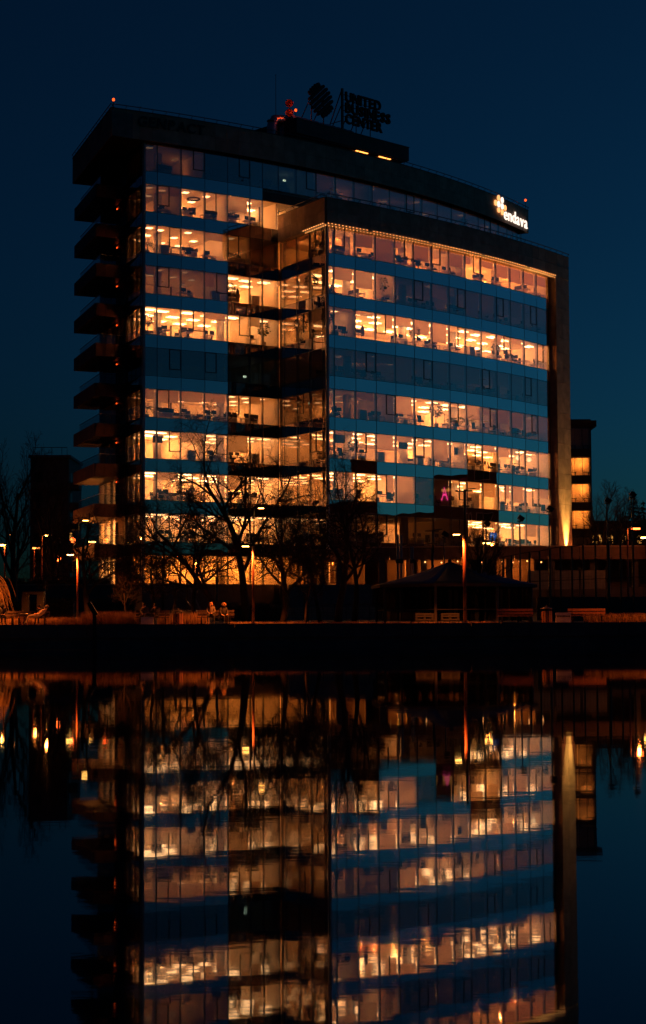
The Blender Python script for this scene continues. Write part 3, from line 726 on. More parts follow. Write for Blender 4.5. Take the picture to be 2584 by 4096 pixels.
for k in range(16):
    a = k * 2.4; el = .35 + .9 * ((k * 7) % 10) / 10; L_ = .95
    pts = [Vector((0, 0, .95))]; d_ = Vector((math.cos(a) * math.cos(el), math.sin(a) * math.cos(el), math.sin(el)))
    for j in range(5): d_ = (d_ + Vector((0, 0, -.28))).normalized(); pts.append(pts[-1] + d_ * L_ / 5)
    for j in range(1, 6):
        t_ = (pts[j] - pts[j - 1]).normalized(); sd_ = t_.cross(Vector((0, 0, 1))).normalized()
        for q in (-1, 1):
            e_ = pts[j] + sd_ * q * .2 + Vector((0, 0, -.1)); pm.add([pts[j - 1], pts[j - 1] + t_ * .09, e_], [(0, 1, 2)])
    pm.tube(pts, .008, 3)
PALM = proto('potted_palm', [('pot', pot(.24, .4), MAT['pot']), ('stem', MB().tube([(0, 0, .35), (0, 0, 1.0)], [.045, .03], 6), MAT['bark']), ('fronds', pm, MAT['leaf'])])
ct = MB().tube([(0, 0, 0), (0, 0, 1.75)], .022, 6)
for k in range(4):
    a = k * math.pi / 2; ct.tube([(0, 0, 1.6), (.12 * math.cos(a), .12 * math.sin(a), 1.68), (.16 * math.cos(a), .16 * math.sin(a), 1.8)], .012, 4); ct.tube([(0, 0, .12), (.25 * math.cos(a), .25 * math.sin(a), .01)], .015, 4)
coat = MB().lathe((.12, 0, .62), [(.16, 0), (.2, .3), (.17, .8), (.06, 1.02)], 8)
STAND = proto('coat_stand', [('stand', ct, MAT['screen_black']), ('coat', coat, MAT['jacket_dark'])])
ct2 = MB().tube([(0, 0, 0), (0, 0, 1.75)], .022, 6)
for k in range(4):
    a = k * math.pi / 2; ct2.tube([(0, 0, 1.6), (.12 * math.cos(a), .12 * math.sin(a), 1.68), (.16 * math.cos(a), .16 * math.sin(a), 1.8)], .012, 4); ct2.tube([(0, 0, .12), (.25 * math.cos(a), .25 * math.sin(a), .01)], .015, 4)
BARE_STAND = proto('coat_stand', [('stand', ct2, MAT['screen_black'])])

FLOOR = .0
rg = random.Random(21)
def fz(r): return SILL[r] - .06
def furnish(arc, bays, wing, r, last, lo=0):
    for i in range(lo, len(bays) - 1):
        if bays[i + 1] > last + .1: break
        a, c = bays[i], bays[i + 1]
        if c - a < 1.2: continue
        mid = (a + c) / 2; h = arc.head(mid); w_ = where(wing, r, i); z = fz(r)
        if rg.random() < .1: continue
        if rg.random() < .12: 
            p = arc.pos(mid + rg.uniform(-.4, .4), -.75); place(CABINET, (p[0], p[1], z), h, 'low cabinet against the glass, ' + w_, 'cabinet', 'cabinets behind the windows'); continue
        off = -rg.choice((1.0, 1.15, 1.5)); sd = rg.choice((0, math.pi))
        p = arc.pos(mid + rg.uniform(-.3, .3), off)
        place(rg.choice((DESK, DESK2, DESK2)), (p[0], p[1], z), h + sd + rg.choice((0, 0, math.pi / 2)), 'office desk by the glass, ' + w_, 'desk', 'desks behind the windows')
        for q in ((-.36, .36) if rg.random() < .6 else (rg.uniform(-.3, .3),)):
            nm = 'left of the desk' if q < 0 else 'right of the desk'
            pm_ = arc.pos(mid + q, off + (.0 if sd else .0)); place(MONITOR, (pm_[0], pm_[1], z + .75), h + sd + rg.uniform(-.3, .3), 'dark monitor %s, ' % nm + w_, 'monitor', 'monitors on the window desks')
        if rg.random() < .8:
            pc = arc.pos(mid + rg.uniform(-.6, .6), off + (.75 if sd else -.75)); place(CHAIR, (pc[0], pc[1], z), h + sd + math.pi + rg.uniform(-.9, .9), 'black swivel chair, ' + w_, 'chair', 'office chairs behind the windows')
        if rg.random() < .5:
            pc = arc.pos(mid + rg.uniform(-1, 1), -3.3); place(DESK, (pc[0], pc[1], z), h, 'office desk further inside, ' + w_, 'desk', 'desks further inside')
for r in (0, 1, 2, 3, 4, 6, 7, 8, 9): furnish(TALL, TB, 'T', r, 13.5 if r else 50, 1)
for r in range(2, 10): furnish(FRONT, FB, 'F', r, FEND + .1, 1)
PL = [(TALL, TB, 'T', 2, .75, -.7, PALM, 1.0), (TALL, TB, 'T', 4, .8, -.7, FICUS, .95), (TALL, TB, 'T', 6, .8, -.8, PALM, 1.05), (TALL, TB, 'T', 3, 10.0, -.7, FICUS, .95), (TALL, TB, 'T', 1, 10.1, -.8, FICUS, .9),
      (TALL, TB, 'T', 4, 13.9, -.6, FICUS, 1.15), (TALL, TB, 'T', 0, 22.2, -.8, PALM, 1.1), (TALL, TB, 'T', 0, 45.5, -.8, FICUS, 1.0), (FRONT, FB, 'F', 4, .5, -.6, FICUS, 1.1), (FRONT, FB, 'F', 4, 12.3, -.7, FICUS, 1.0),
      (FRONT, FB, 'F', 4, 25.8, -.8, FICUS, .9), (FRONT, FB, 'F', 6, 15.4, -.6, FICUS, 1.2), (FRONT, FB, 'F', 6, 18.1, -.6, PALM, 1.15), (FRONT, FB, 'F', 6, 20.2, -.6, PALM, 1.2), (FRONT, FB, 'F', 7, .6, -.7, PALM, 1.05),
      (FRONT, FB, 'F', 7, 3.9, -.8, FICUS, 1.0), (FRONT, FB, 'F', 7, 14.6, -.7, PALM, .8), (FRONT, FB, 'F', 7, 28.3, -.7, PALM, 1.0), (FRONT, FB, 'F', 3, 7.5, -.5, FICUS, 1.2), (FRONT, FB, 'F', 2, .3, -1.3, PALM, 1.2)]
for arc, bays, wg, r, s_, off, pr, sc_ in PL:
    i = max(k for k in range(len(bays)) if bays[k] <= s_); p = arc.pos(s_, off)
    place(pr, (p[0], p[1], fz(r)), s_, ('leafy potted tree, ' if pr is FICUS else 'potted palm, ') + where(wg, r, i), 'plant', 'potted plants in the windows', sc_)
for s_, r in ((3.0, 4), (5.2, 3), (6.8, 2)):
    p = FLANK.pos(s_, -.7); place(FICUS if r != 2 else PALM, (p[0], p[1], fz(r)), 0, 'tall potted plant in the shaded flank of the front wing, %s row' % rown('F', r), 'plant', 'potted plants in the windows', 1.2)
for arc, bays, wg, r, s_, off, pr in ((FRONT, FB, 'F', 4, 5.6, -1.4, STAND), (TALL, TB, 'T', 3, 10.9, -.8, STAND), (TALL, TB, 'T', 2, 3.6, -1.8, BARE_STAND), (TALL, TB, 'T', 2, 5.9, -1.8, BARE_STAND), (TALL, TB, 'T', 6, 5.2, -1.8, BARE_STAND),
                                      (FRONT, FB, 'F', 4, 28.0, -.8, STAND), (FRONT, FB, 'F', 7, 15.4, -.9, STAND), (FRONT, FB, 'F', 6, 17.4, -1.2, BARE_STAND), (FRONT, FB, 'F', 2, 16.3, -.8, BARE_STAND)):
    i = max(k for k in range(len(bays)) if bays[k] <= s_); p = arc.pos(s_, off)
    place(pr, (p[0], p[1], fz(r)), s_, 'coat stand, ' + where(wg, r, i), 'coat stand', 'coat stands in the windows')
# exit signs glowing in the unlit rooms
for arc, wg, r, s_, off, dz in ((TALL, 'T', 0, 18.4, -3.0, 2.2), (TALL, 'T', 0, 24.2, -3.2, 1.5), (FRONT, 'F', 4, 4.2, -6.0, 2.0), (FRONT, 'F', 6, 3.1, -6.5, 2.2), (FRONT, 'F', 6, 9.4, -5.5, 2.1), (TALL, 'T', 5, 13.9, -4.0, 1.4)):
    p = arc.pos(s_, off); h = arc.head(s_); i = max(k for k in range(20) if (TB if wg == 'T' else FB)[min(k, 14)] <= s_ and k < 15)
    e = empty('exit_sign', (p[0], p[1], fz(r) + dz), 'small lit exit sign, ' + where(wg, r, i), 'exit sign', 'exit signs in the offices')
    MB().box((p[0], p[1], fz(r) + dz), (.34, .04, .18), h).build('light_panel', MAT['exit_sign'], e)
    q = arc.pos(s_, off + .03); MB().box((q[0], q[1], fz(r) + dz), (.08, .012, .12), h).box((q[0] + .08, q[1] + .05, fz(r) + dz), (.07, .012, .04), h).build('running_figure_mark', MAT['black_metal'], e)
    MB().tube([(p[0], p[1], fz(r) + dz + .09), (p[0], p[1], HEAD[r] + .02)], .008, 4).build('hanger', MAT['black_metal'], e)
# wall screens and boards
def board(arc, r, s_, off, w_, h_, dz, mat, label, cat, name):
    p = arc.pos(s_, off); e = empty(name, (p[0], p[1], fz(r) + dz), label, cat)
    MB().box((p[0], p[1], fz(r) + dz), (w_ + .06, .05, h_ + .06), arc.head(s_)).build('bezel', MAT['screen_black'], e)
    q = arc.pos(s_, off + .03); MB().box((q[0], q[1], fz(r) + dz), (w_, .012, h_), arc.head(s_)).build('display', MAT[mat], e)
    if mat == 'screen_blue':
        m_ = MB()
        for k in range(3): q = arc.pos(s_ - .25 + .08 * (k % 2), off + .042); m_.box((q[0], q[1], fz(r) + dz + .15 - .16 * k), (.55 - .15 * k, .008, .05), arc.head(s_))
        m_.build('screen_text_lines', MAT['screen_white'], e)
    MB().tube([(p[0], p[1], fz(r) + dz + h_ / 2), (p[0], p[1], HEAD[r] + .03)], .02, 5).build('ceiling_mount', MAT['screen_black'], e)
board(FRONT, 9, 26.2, -1.6, 1.5, .85, 1.35, 'screen_blue', 'bright blue presentation screen hanging in a lower window of the front wing', 'screen', 'wall_screen')
board(FRONT, 7, 2.6, -1.3, 1.2, .75, 2.15, 'screen_black', 'dark ceiling screen, sixth row of the front wing, nearest the corner', 'screen', 'ceiling_screen')
board(FRONT, 7, 11.2, -1.3, 1.2, .75, 2.1, 'screen_black', 'dark ceiling screen, sixth row of the front wing, in its fifth bay', 'screen', 'ceiling_screen')
board(FRONT, 7, 19.5, -1.2, 1.1, .7, 2.0, 'screen_black', 'dark ceiling screen, sixth row of the front wing, in its eighth bay', 'screen', 'ceiling_screen')
board(TALL, 7, 2.3, -1.6, 1.0, .6, 2.1, 'screen_black', 'dark ceiling screen behind the eighth window row of the tall wing', 'screen', 'ceiling_screen')
# ring lamp hanging unlit in the second row
p = TALL.pos(6.6, -2.2); m_ = MB(); m_.tube([(p[0] + .62 * math.cos(k * math.pi / 10), p[1] + .62 * math.sin(k * math.pi / 10), HEAD[1] - .32) for k in range(21)], .09, 6, 0, False)
rl = empty('ring_lamp', (p[0], p[1], HEAD[1]), 'dark round ring lamp hanging unlit in the second window row', 'lamp'); m_.build('ring', MAT['chair_fabric'], rl)
m_ = MB()
for k in range(3): a = k * 2.094; m_.tube([(p[0] + .6 * math.cos(a), p[1] + .6 * math.sin(a), HEAD[1] - .3), (p[0], p[1], HEAD[1] + .03)], .008, 3)
m_.build('suspension_wires', MAT['steel'], rl)
# paper globe lamps at the right end of the sixth row
for k, (s_, off) in enumerate(((31.2, -1.6), (33.9, -1.8))):
    p = FRONT.pos(s_, off); e = empty('globe_lamp', (p[0], p[1], HEAD[7] - .6), ('paper globe lamp by the right end of the sixth row, %s of two' % ('left', 'right')[k]), 'lamp', 'paper globe lamps')
    MB().ball((p[0], p[1], HEAD[7] - .65), .26, 0, 12, 8).build('globe', MAT['paper_lamp'], e, True); MB().tube([(p[0], p[1], HEAD[7] - .4), (p[0], p[1], HEAD[7] + .03)], .008, 3).build('cord', MAT['black_metal'], e)

# ------------------------------------------------------------------ bulb strings under the front wing's roof band
st = empty('string_lights', (FRONT.pos(0, .6)[0], FRONT.pos(0, .6)[1], FZ0), 'double string of small warm bulbs edging the front wing roof band', 'string lights')
bm_ = MB().ball((0, 0, 0), .04, 0, 6, 4).build('bulb', MAT['bulb']); bulb_me = bm_.data; bpy.data.objects.remove(bm_)
def bulb(x, y, z, par):
    o = bpy.data.objects.new('bulb', bulb_me); COL.objects.link(o); o.parent = par; o.location = Vector((x, y, z)) - ORG[par]; return o
cb = MB()
k = 0; s_ = -.3
while s_ < FEND + .6:
    if (k % 19) not in (12,): bulb(*FRONT.pos(s_, .71), FZ0 + .09, st)
    bulb(*FRONT.pos(s_ + .22, .5), FZ0 - .10, st); k += 1; s_ += .44
s_ = 5.2
while s_ < 9.1:
    bulb(*FLR.pos(s_, .11), FZ0 + .09, st); bulb(*FLR.pos(s_ + .16, -.1), FZ0 - .10, st); s_ += .42
for off, z in ((.71, FZ0 + .14), (.5, FZ0 - .05)): cb.tube([(*FRONT.pos(-.3 + i * (FEND + .9) / 30, off), z) for i in range(31)], .012, 4)
for off, z in ((.11, FZ0 + .14), (-.1, FZ0 - .05)): cb.tube([(*FLR.pos(5.1 + i, off), z) for i in range(5)], .012, 4)
cb.build('cable', MAT['black_metal'], st)

# ------------------------------------------------------------------ lettering
def text_mesh(ch, h, ext=.04, bold=.0, shear=0.0, sx=1.0):
    cu = bpy.data.curves.new('letter', 'FONT'); cu.body = ch; cu.size = h; cu.extrude = ext; cu.offset = bold; cu.shear = shear; cu.resolution_u = 3
    ob = bpy.data.objects.new('letter', cu); COL.objects.link(ob)
    dg = bpy.context.evaluated_depsgraph_get(); me = bpy.data.meshes.new_from_object(ob.evaluated_get(dg))
    xs = [v.co.x for v in me.vertices]; w = max(xs) if xs else 0; mn = min(xs) if xs else 0
    bpy.data.objects.remove(ob); bpy.data.curves.remove(cu)
    for v in me.vertices: v.co.x = (v.co.x - mn) * sx
    return me, (w - mn) * sx
def sign_line(arc_pos, head_at, text, s0, s1, z, h, ext, bold, mat, par, name='letter', shear=0.0):
    """lay letters along a curve between s0 and s1; each letter its own part"""
    ms = [text_mesh(c, h, ext, bold, shear) if c != ' ' else (None, h * .3) for c in text]
    gap = h * .09; tot = sum(w for _, w in ms) + gap * (len(ms) - 1); k = (s1 - s0) / tot; s_ = s0
    for me, w in ms:
        if me is not None:
            for v in me.vertices: v.co.x *= k
            me.materials.clear(); me.materials.append(MAT[mat])
            o = bpy.data.objects.new(name, me); COL.objects.link(o); o.parent = par
            p = arc_pos(s_); o.location = Vector((p[0], p[1], z)) - ORG[par]
            o.rotation_euler = (math.pi / 2, 0, head_at(s_ + w * k / 2))
        s_ += (w + gap) * k
# dim letters at the left end of the roof band
p = TALL.pos(2.7, .75); e = empty('roof_band_sign', (p[0], p[1], 49.4), 'unlit dark blue capital letters at the left end of the roof band', 'sign')
sign_line(lambda t: TALL.pos(t, .73), TALL.head, 'GENPACT', -.85, 6.3, 49.42, 1.36, .05, .03, 'letter_blue', e, shear=.12)
# lit white letters and orange cluster at the right end
p = TALL.pos(55, .75); e = empty('lit_sign', (p[0], p[1], 48.5), 'glowing white letters with an orange pill-shaped cluster at the right roof end', 'sign')
sign_line(lambda t: TALL.pos(t, .78), TALL.head, 'endava', 52.0, 58.3, 48.44, 2.0, .05, .012, 'neon_white', e)
sign_line(lambda t: TALL.pos(t, .70), TALL.head, 'endava', 51.95, 58.35, 48.42, 2.04, .04, .0, 'letter_dark', e, 'letter_backing')
def capsule(s0, z0, z1, w, off, mat, name, th=.08):
    m_ = MB(); r_ = w / 2; h = TALL.head(s0); prof = []
    for k in range(7): a = math.pi * k / 6; prof.append((r_ * math.cos(a), z1 - r_ + r_ * math.sin(a)))
    for k in range(7): a = math.pi + math.pi * k / 6; prof.append((r_ * math.cos(a), z0 + r_ + r_ * math.sin(a)))
    vs = []
    for d_ in (off, off + th):
        for x, z in prof: q = TALL.pos(s0 + x, d_); vs.append((q[0], q[1], z))
    n_ = len(prof); fs = [tuple(range(n_)), tuple(range(n_, 2 * n_))[::-1]] + [(i, n_ + i, n_ + (i + 1) % n_, (i + 1) % n_) for i in range(n_)]
    m_.add(vs, fs).build(name, MAT[mat], e)
capsule(50.75, 50.30, 50.98, .62, .74, 'neon_orange', 'logo_pill'); capsule(51.62, 50.20, 50.90, .62, .74, 'neon_white', 'logo_pill')
capsule(50.75, 49.55, 50.28, .66, .74, 'neon_white', 'logo_pill'); capsule(51.62, 49.47, 50.18, .66, .74, 'neon_white', 'logo_pill')
capsule(50.75, 48.92, 49.52, .62, .74, 'neon_orange', 'logo_pill'); capsule(51.62, 48.80, 49.45, .62, .74, 'neon_orange', 'logo_pill')
capsule(50.02, 49.60, 50.26, .58, .74, 'neon_orange', 'logo_pill'); capsule(52.32, 49.45, 50.10, .58, .74, 'neon_orange', 'logo_pill')

# ------------------------------------------------------------------ rooftop: plant room, ducts, sign frames, dishes, beacons
PH = Arc((-2.6, 185.5), 43.8, 0.0)
pl = empty('roof_plant_room', (3, 192, 50.4), 'low dark plant room on the roof with a lit strip beneath its overhang', 'plant room')
strip(MB(), PH, 0, 17.2, -9, 0, 53.45, 55.0).build('roof_slab', MAT['dark_wall'], pl)
strip(MB(), PH, .9, 16.2, -8, -1.0, RZ1 - .36, 53.45).build('wall', MAT['dark_wall'], pl)
strip(MB(), PH, -.05, 17.25, -9.05, .05, 54.96, 55.06).build('roof_edge', MAT['black_metal'], pl)
for k in range(2):
    strip(MB(), PH, 9.6 + 3.6 * k, 11.4 + 3.6 * k, -.85, -.7, 53.38, 53.44).build('soffit_light', MAT['sodium_dim'], pl)
for k, (x0, ln) in enumerate(((-5.2, 3.0), (-3.9, 2.2))):
    d_ = empty('air_duct', (x0, 187 + k, RZ1 - .36), ('bent metal air duct on the roof left of the plant room, %s of two' % ('left', 'right')[k]), 'duct', 'bent roof ducts')
    m_ = MB(); pts = [(x0, 186.5 + k, 50.45), (x0, 186.5 + k, 54.6), (x0 + .25, 186.9 + k, 55.2), (x0 + 1.0, 187.5 + k, 55.35), (x0 + ln, 189 + k, 55.35)]
    m_.tube(pts, .55, 10).build('pipe', MAT['duct'], d_, True); m2 = MB()
    for q in (0, 1, 3): m2.tube([Vector(pts[q]) + Vector((0, 0, .25 if q < 2 else 0)), Vector(pts[q]) + Vector((.01, .01, .33 if q < 2 else .02))], .6, 10)
    m2.build('flange', MAT['steel'], d_)
dk = empty('long_duct', (2, 190, 55), 'ribbed silver duct lying along the plant room roof', 'duct')
m_ = MB(); pts = []
for k in range(23): q = PH.pos(.6 + k * .42, -1.6); pts.append((q[0], q[1], 55.42))
m_.tube(pts, [.42 if k % 2 else .36 for k in range(23)], 10).build('pipe', MAT['duct'], dk)
# mast
mp_ = at(1103, 300, 188); e = empty('antenna_mast', (mp_.x, 188, RZ1 - .36), 'thin black antenna mast standing on the roof', 'antenna')
MB().tube([(mp_.x, 188, RZ1 - .36), (mp_.x, 188, mp_.z)], [.05, .025], 6).build('pole', MAT['black_metal'], e); MB().ball((mp_.x, 188, mp_.z), .06, 0, 6, 4).build('tip', MAT['black_metal'], e)
# two red dishes on one pole, two objects of one mount
dp = at(1157, 470, 187); e = empty('dish_mast', (dp.x, 187, 53), 'two round red antenna dishes stacked on one roof pole', 'antenna')
MB().tube([(dp.x, 187.15, RZ1 - .36), (dp.x, 187.15, dp.z + 1.9)], .06, 6).build('pole', MAT['black_metal'], e)
for py in (413, 451):
    q = at(1157, py, 186.9); m_ = MB(); n_ = 18
    for rr, yy in ((.02, .0), (.3, .05), (.42, -.02), (.44, -.02)):
        for k in range(n_): a = 2 * math.pi * k / n_; m_.v.append((q.x + rr * math.cos(a) * 1.0, 186.9 + yy, q.z + rr * math.sin(a)))
    for i in range(3):
        for k in range(n_): m_.f.append((i * n_ + k, i * n_ + (k + 1) % n_, (i + 1) * n_ + (k + 1) % n_, (i + 1) * n_ + k)); m_.m.append(0)
    m_.build('dish', MAT['dish_red'], e)
# aircraft warning beacons
for px, py, Y, zb, nm in ((454, 400, 168.6, RZ1, 'red aircraft beacon at the left roof corner'), (1183, 442, 186.3, 54.9, 'red aircraft beacon beside the round dishes'), (2102, 802, 209.3, RZ1, 'red aircraft beacon above the right end of the roof')):
    q = at(px, py, Y); e = empty('roof_beacon', (q.x, Y, zb), nm, 'beacon', 'roof beacons')
    MB().tube([(q.x, Y, min(zb, q.z - .5)), (q.x, Y, q.z - .1)], .03, 5).build('stem', MAT['black_metal'], e)
    MB().lathe((q.x, Y, q.z - .1), [(.08, 0), (.12, .06), (.12, .2), (.05, .28)], 10).build('lens', MAT['beacon'], e, True)
    l = bpy.data.lights.new('beacon_light', 'POINT'); l.energy = 30; l.color = (1, .08, .01); l.shadow_soft_size = .15
    lo_ = bpy.data.objects.new('beacon_light', l); COL.objects.link(lo_); lo_.parent = e; lo_.location = (0, -.05, q.z - zb + .35)
# sign frame with three lines of letters
SG = Arc(tuple(PH.pos(7.35, -.6)), 43.8, 0.0)
p0 = SG.pos(0, 0)
e = empty('rooftop_sign', (p0[0], p0[1], 55.0), 'three lines of large dark unlit letters on a steel frame on the roof', 'sign')
zt = at(1395, 366, p0[1] + .3).z
for k, (tx, wd) in enumerate((('UNITED', 5.5), ('BUSINESS', 7.0), ('CENTER', 5.7))):
    sign_line(lambda t: SG.pos(t, .12), SG.head, tx, .35, .35 + wd, zt - 1.12 - 1.2 * k, 1.52, .12, .04, 'letter_dark', e)
m_ = MB()
m_.box((*SG.pos(0, 0), (zt + .25 + 55) / 2), (.22, .22, zt + .25 - 55), SG.head(0))
for t in (2.2, 4.4): m_.tube([(*SG.pos(t, -.1), 55.0), (*SG.pos(t, -.1), zt + (.0 if t < 4 else -.3))], .06, 5)
for k in range(3):
    for zz in (.2, .75): m_.tube([(*SG.pos(0, -.05), zt - 1.12 - 1.2 * k + zz), (*SG.pos(5.7 if k != 1 else 7.0, -.05), zt - 1.12 - 1.2 * k + zz)], .045, 4)
for t in (0, 1.4, 2.8, 4.4): m_.tube([(*SG.pos(t, -.1), zt - 1.5), (*SG.pos(t, -2.2), 55.0)], .06, 5)
m_.tube([(*SG.pos(0, -.1), zt + .1), (*SG.pos(0, -2.6), 55.0)], .07, 5); m_.tube([(*SG.pos(0, -.1), 56.3), (*SG.pos(0, -1.7), 56.3)], .05, 5)
m_.build('steel_frame', MAT['black_metal'], e)
# round emblem of slanted bars
EM = SG.pos(-3.25, 0); ez = at(1293, 401, EM[1]).z
e = empty('round_emblem', (EM[0], EM[1], 55.0), 'large round emblem of slanted dark bars on roof struts', 'sign')
def bar2d(u0, v0, u1, v1, w, name):
    d_ = Vector((u1 - u0, v1 - v0)).normalized(); n_ = Vector((-d_.y, d_.x)); a0 = math.atan2(d_.y, d_.x); r_ = w / 2; pts = []
    for k in range(7): a = a0 - math.pi / 2 + math.pi * k / 6; pts.append((u1 + r_ * math.cos(a), v1 + r_ * math.sin(a)))
    for k in range(7): a = a0 + math.pi / 2 + math.pi * k / 6; pts.append((u0 + r_ * math.cos(a), v0 + r_ * math.sin(a)))
    m_ = MB(); vs = []
    for dd in (-.15, .15):
        for u, v in pts: q = SG.pos(-3.25 + u, dd); vs.append((q[0], q[1], ez + v))
    n2 = len(pts); m_.add(vs, [tuple(range(n2)), tuple(range(n2, 2 * n2))[::-1]] + [(i, n2 + i, n2 + (i + 1) % n2, (i + 1) % n2) for i in range(n2)]).build(name, MAT['letter_dark'], e)
ca, sa = math.cos(R(42)), math.sin(R(42))
for k in range(-2, 3):                                # five long bars
    q = .47 * k; L_ = math.sqrt(1.92 ** 2 - q * q) - .36
    bar2d(-L_ * ca - q * sa, -L_ * sa + q * ca, L_ * ca - q * sa, L_ * sa + q * ca, .34, 'emblem_bar')
for sgn in (-1, 1):                                   # two rows of short bars, upper left and lower right
    for k in range(5):
        c_ = (-.82 + .41 * k); q = sgn * 1.42; hw = .30 if k in (1, 2, 3) else .14
        u, v = c_ * ca - q * sa, c_ * sa + q * ca
        bar2d(u - hw * -sa * .6, v - hw * ca * .6, u + hw * -sa * .6, v + hw * ca * .6, .36, 'emblem_bar')
m_ = MB()
for t in (-4.4, -2.6): m_.tube([(*SG.pos(t, -.25), 55.0), (*SG.pos(t, -.25), ez + .6)], .07, 5); m_.tube([(*SG.pos(t, -2.6), 55.0), (*SG.pos(t, -.25), ez + .3)], .06, 5)
m_.tube([(*SG.pos(-4.6, -.2), ez), (*SG.pos(-1.9, -.2), ez)], .06, 5); m_.tube([(*SG.pos(-4.4, -.2), ez - .9), (*SG.pos(-2.1, -.2), ez - .9)], .06, 5)
m_.build('struts', MAT['black_metal'], e)
surf('steel_dull', (0.22, 0.21, 0.2), 0.5, 0.15, 3, metal=0.3)

# ------------------------------------------------------------------ podium terrace and ground floor before the front wing
pd = empty('podium', (14, 163, 2.4), 'long brown podium terrace with a lit arcade below the front wing', 'podium')
PA = [(-3.0, 171.6), (4.5, 165.2), (16, 163.2), (29.5, 164.2), (36, 166.5)]       # front edge of its roof
def poly_strip(mb, pts, o0, o1, z0, z1, mi=0):
    for (a, c) in zip(pts, pts[1:]):
        a, c = Vector(a), Vector(c); t = (c - a).normalized(); n_ = Vector((t.y, -t.x))
        mb.prism([tuple(a + n_ * o0), tuple(c + n_ * o0), tuple(c + n_ * o1), tuple(a + n_ * o1)], z0, z1, mi)
    return mb
MB().prism([PA[0], PA[1], PA[2], PA[3], (36, 166.5), (40, 200), (26, 199), (12, 181), (.5, 172)], 7.75, 8.55).build('terrace_slab', MAT['concrete'], pd)
for a, c in zip(PA, PA[1:]):
    a, c = Vector(a), Vector(c); L_ = (c - a).length; k_ = max(1, int(L_ / 1.5))
    for i in range(k_):
        u = a + (c - a) * (i / k_ + .002); v = a + (c - a) * ((i + 1) / k_ - .002); t = (c - a).normalized(); n_ = Vector((t.y, -t.x)) * (.06 + jit())
        MB().prism([tuple(u), tuple(v), tuple(v + n_), tuple(u + n_)], 7.45, 8.62).build('fascia_panel', MAT['fascia'], pd)
poly_strip(MB(), PA, -.05, .1, 8.62, 8.7).build('coping', MAT['stone'], pd)
back = [(-1.5, 174), (5.8, 170.5), (16, 168.6), (29, 169.6), (35.5, 172)]
poly_strip(MB(), back, -.1, .1, 2.4, 7.74).build('back_wall', MAT['brick_far'], pd)
for k in range(9):
    x = 1.5 + 3.9 * k; y = 167.2 if k == 0 else 164.9 if k < 3 else 164.2 if k < 6 else 165
    MB().box((x, y, 5.0), (.55, .4, 5.5)).build('pillar', MAT['dark_wall'], pd)
poly_strip(MB(), [(p[0], p[1] + .8) for p in PA], -.1, .1, 2.2, 4.9).build('parapet_wall', MAT['dark_wall'], pd)
BAYS = ((.2, 3.6), (6.2, 7.4), (9.0, 13.2), (16.3, 19.2))            # lit bays of the arcade
k = 0
for a_, c_ in BAYS:
    for w_ in (a_ - .35, c_ + .35): MB().box((w_, 167.3 if w_ > 4 else 169.2, 5.05), (.16, 4.2, 5.3)).build('cross_wall', MAT['brick_far'], pd)  # added partitions that confine the lamp light to each lit bay
    for x in ([(a_ + c_) / 2] if c_ - a_ < 3.5 else [a_ + 1, c_ - 1]):
        o = bpy.data.objects.new('arcade_lamp', lampmesh('st', 4.0, 'a')); COL.objects.link(o); o.location = (x, 167.2 if x > 4 else 169.0, 7.74); lamp_light(o, 9.0, 'a', 1.0)
        k += 1; tag(o, 'twin strip lamp under the podium terrace, %s from the left' % ORD[k], 'ceiling lamp', 'lamps under the podium')
sl = empty('arcade_string_lights', (14, 164, 7.4), 'row of round warm bulbs hung under the podium edge', 'string lights')
for k, x in enumerate((9.4, 10.1, 10.9, 11.7, 12.4, 14.6, 16.5, 17.1, 17.5, 18.1, 18.8, 20.1)):
    o = bulb(x, 164.6, 7.28 + .06 * math.sin(k * 2.1), sl); o.scale = (1.7, 1.7, 1.7)
MB().tube([(8.6 + i * 1.5, 164.6, 7.42 if i % 2 else 7.36) for i in range(9)], .012, 4).build('cable', MAT['black_metal'], sl)
# white mesh screens at street level
for k in range(3):
    x = 19.6 + 2.4 * k
    e = empty('mesh_screen', (x, 161.5, 2.4), 'pale mesh screen panel under the podium, %s from the left' % ORD[k + 1], 'screen panel', 'mesh screens')
    MB().box((x, 161.5, 5.5), (2.2, .04, 1.7)).build('mesh_panel', MAT['concrete'], e)
    m_ = MB()
    for q in (-1.12, 1.12): m_.box((x + q, 161.5, 4.5), (.06, .06, 4.4))
    m_.build('posts', MAT['post_metal'], e)

# wash light standing at the foot of the pier
q = FRONT.pos(FEND + 2.15, 1.0); wl = empty('wall_washer', (q[0], q[1], 8.55), 'small floodlight at the foot of the stone pier', 'floodlight')
MB().lathe((q[0], q[1], 8.55), [(.12, 0), (.14, .2), (.1, .24)], 10).build('housing', MAT['black_metal'], wl)
l = bpy.data.lights.new('washer_light', 'SPOT'); l.energy = 26000; l.color = (1.0, .55, .12); l.spot_size = R(34); l.spot_blend = .9; l.shadow_soft_size = .08
lo_ = bpy.data.objects.new('washer_light', l); COL.objects.link(lo_); lo_.parent = wl; lo_.location = (0, 0, .3)
tgt = Vector((*FRONT.pos(FEND + 2.1, .62), 17)); lo_.rotation_euler = (tgt - Vector((q[0], q[1], 8.85))).to_track_quat('-Z', 'Y').to_euler()

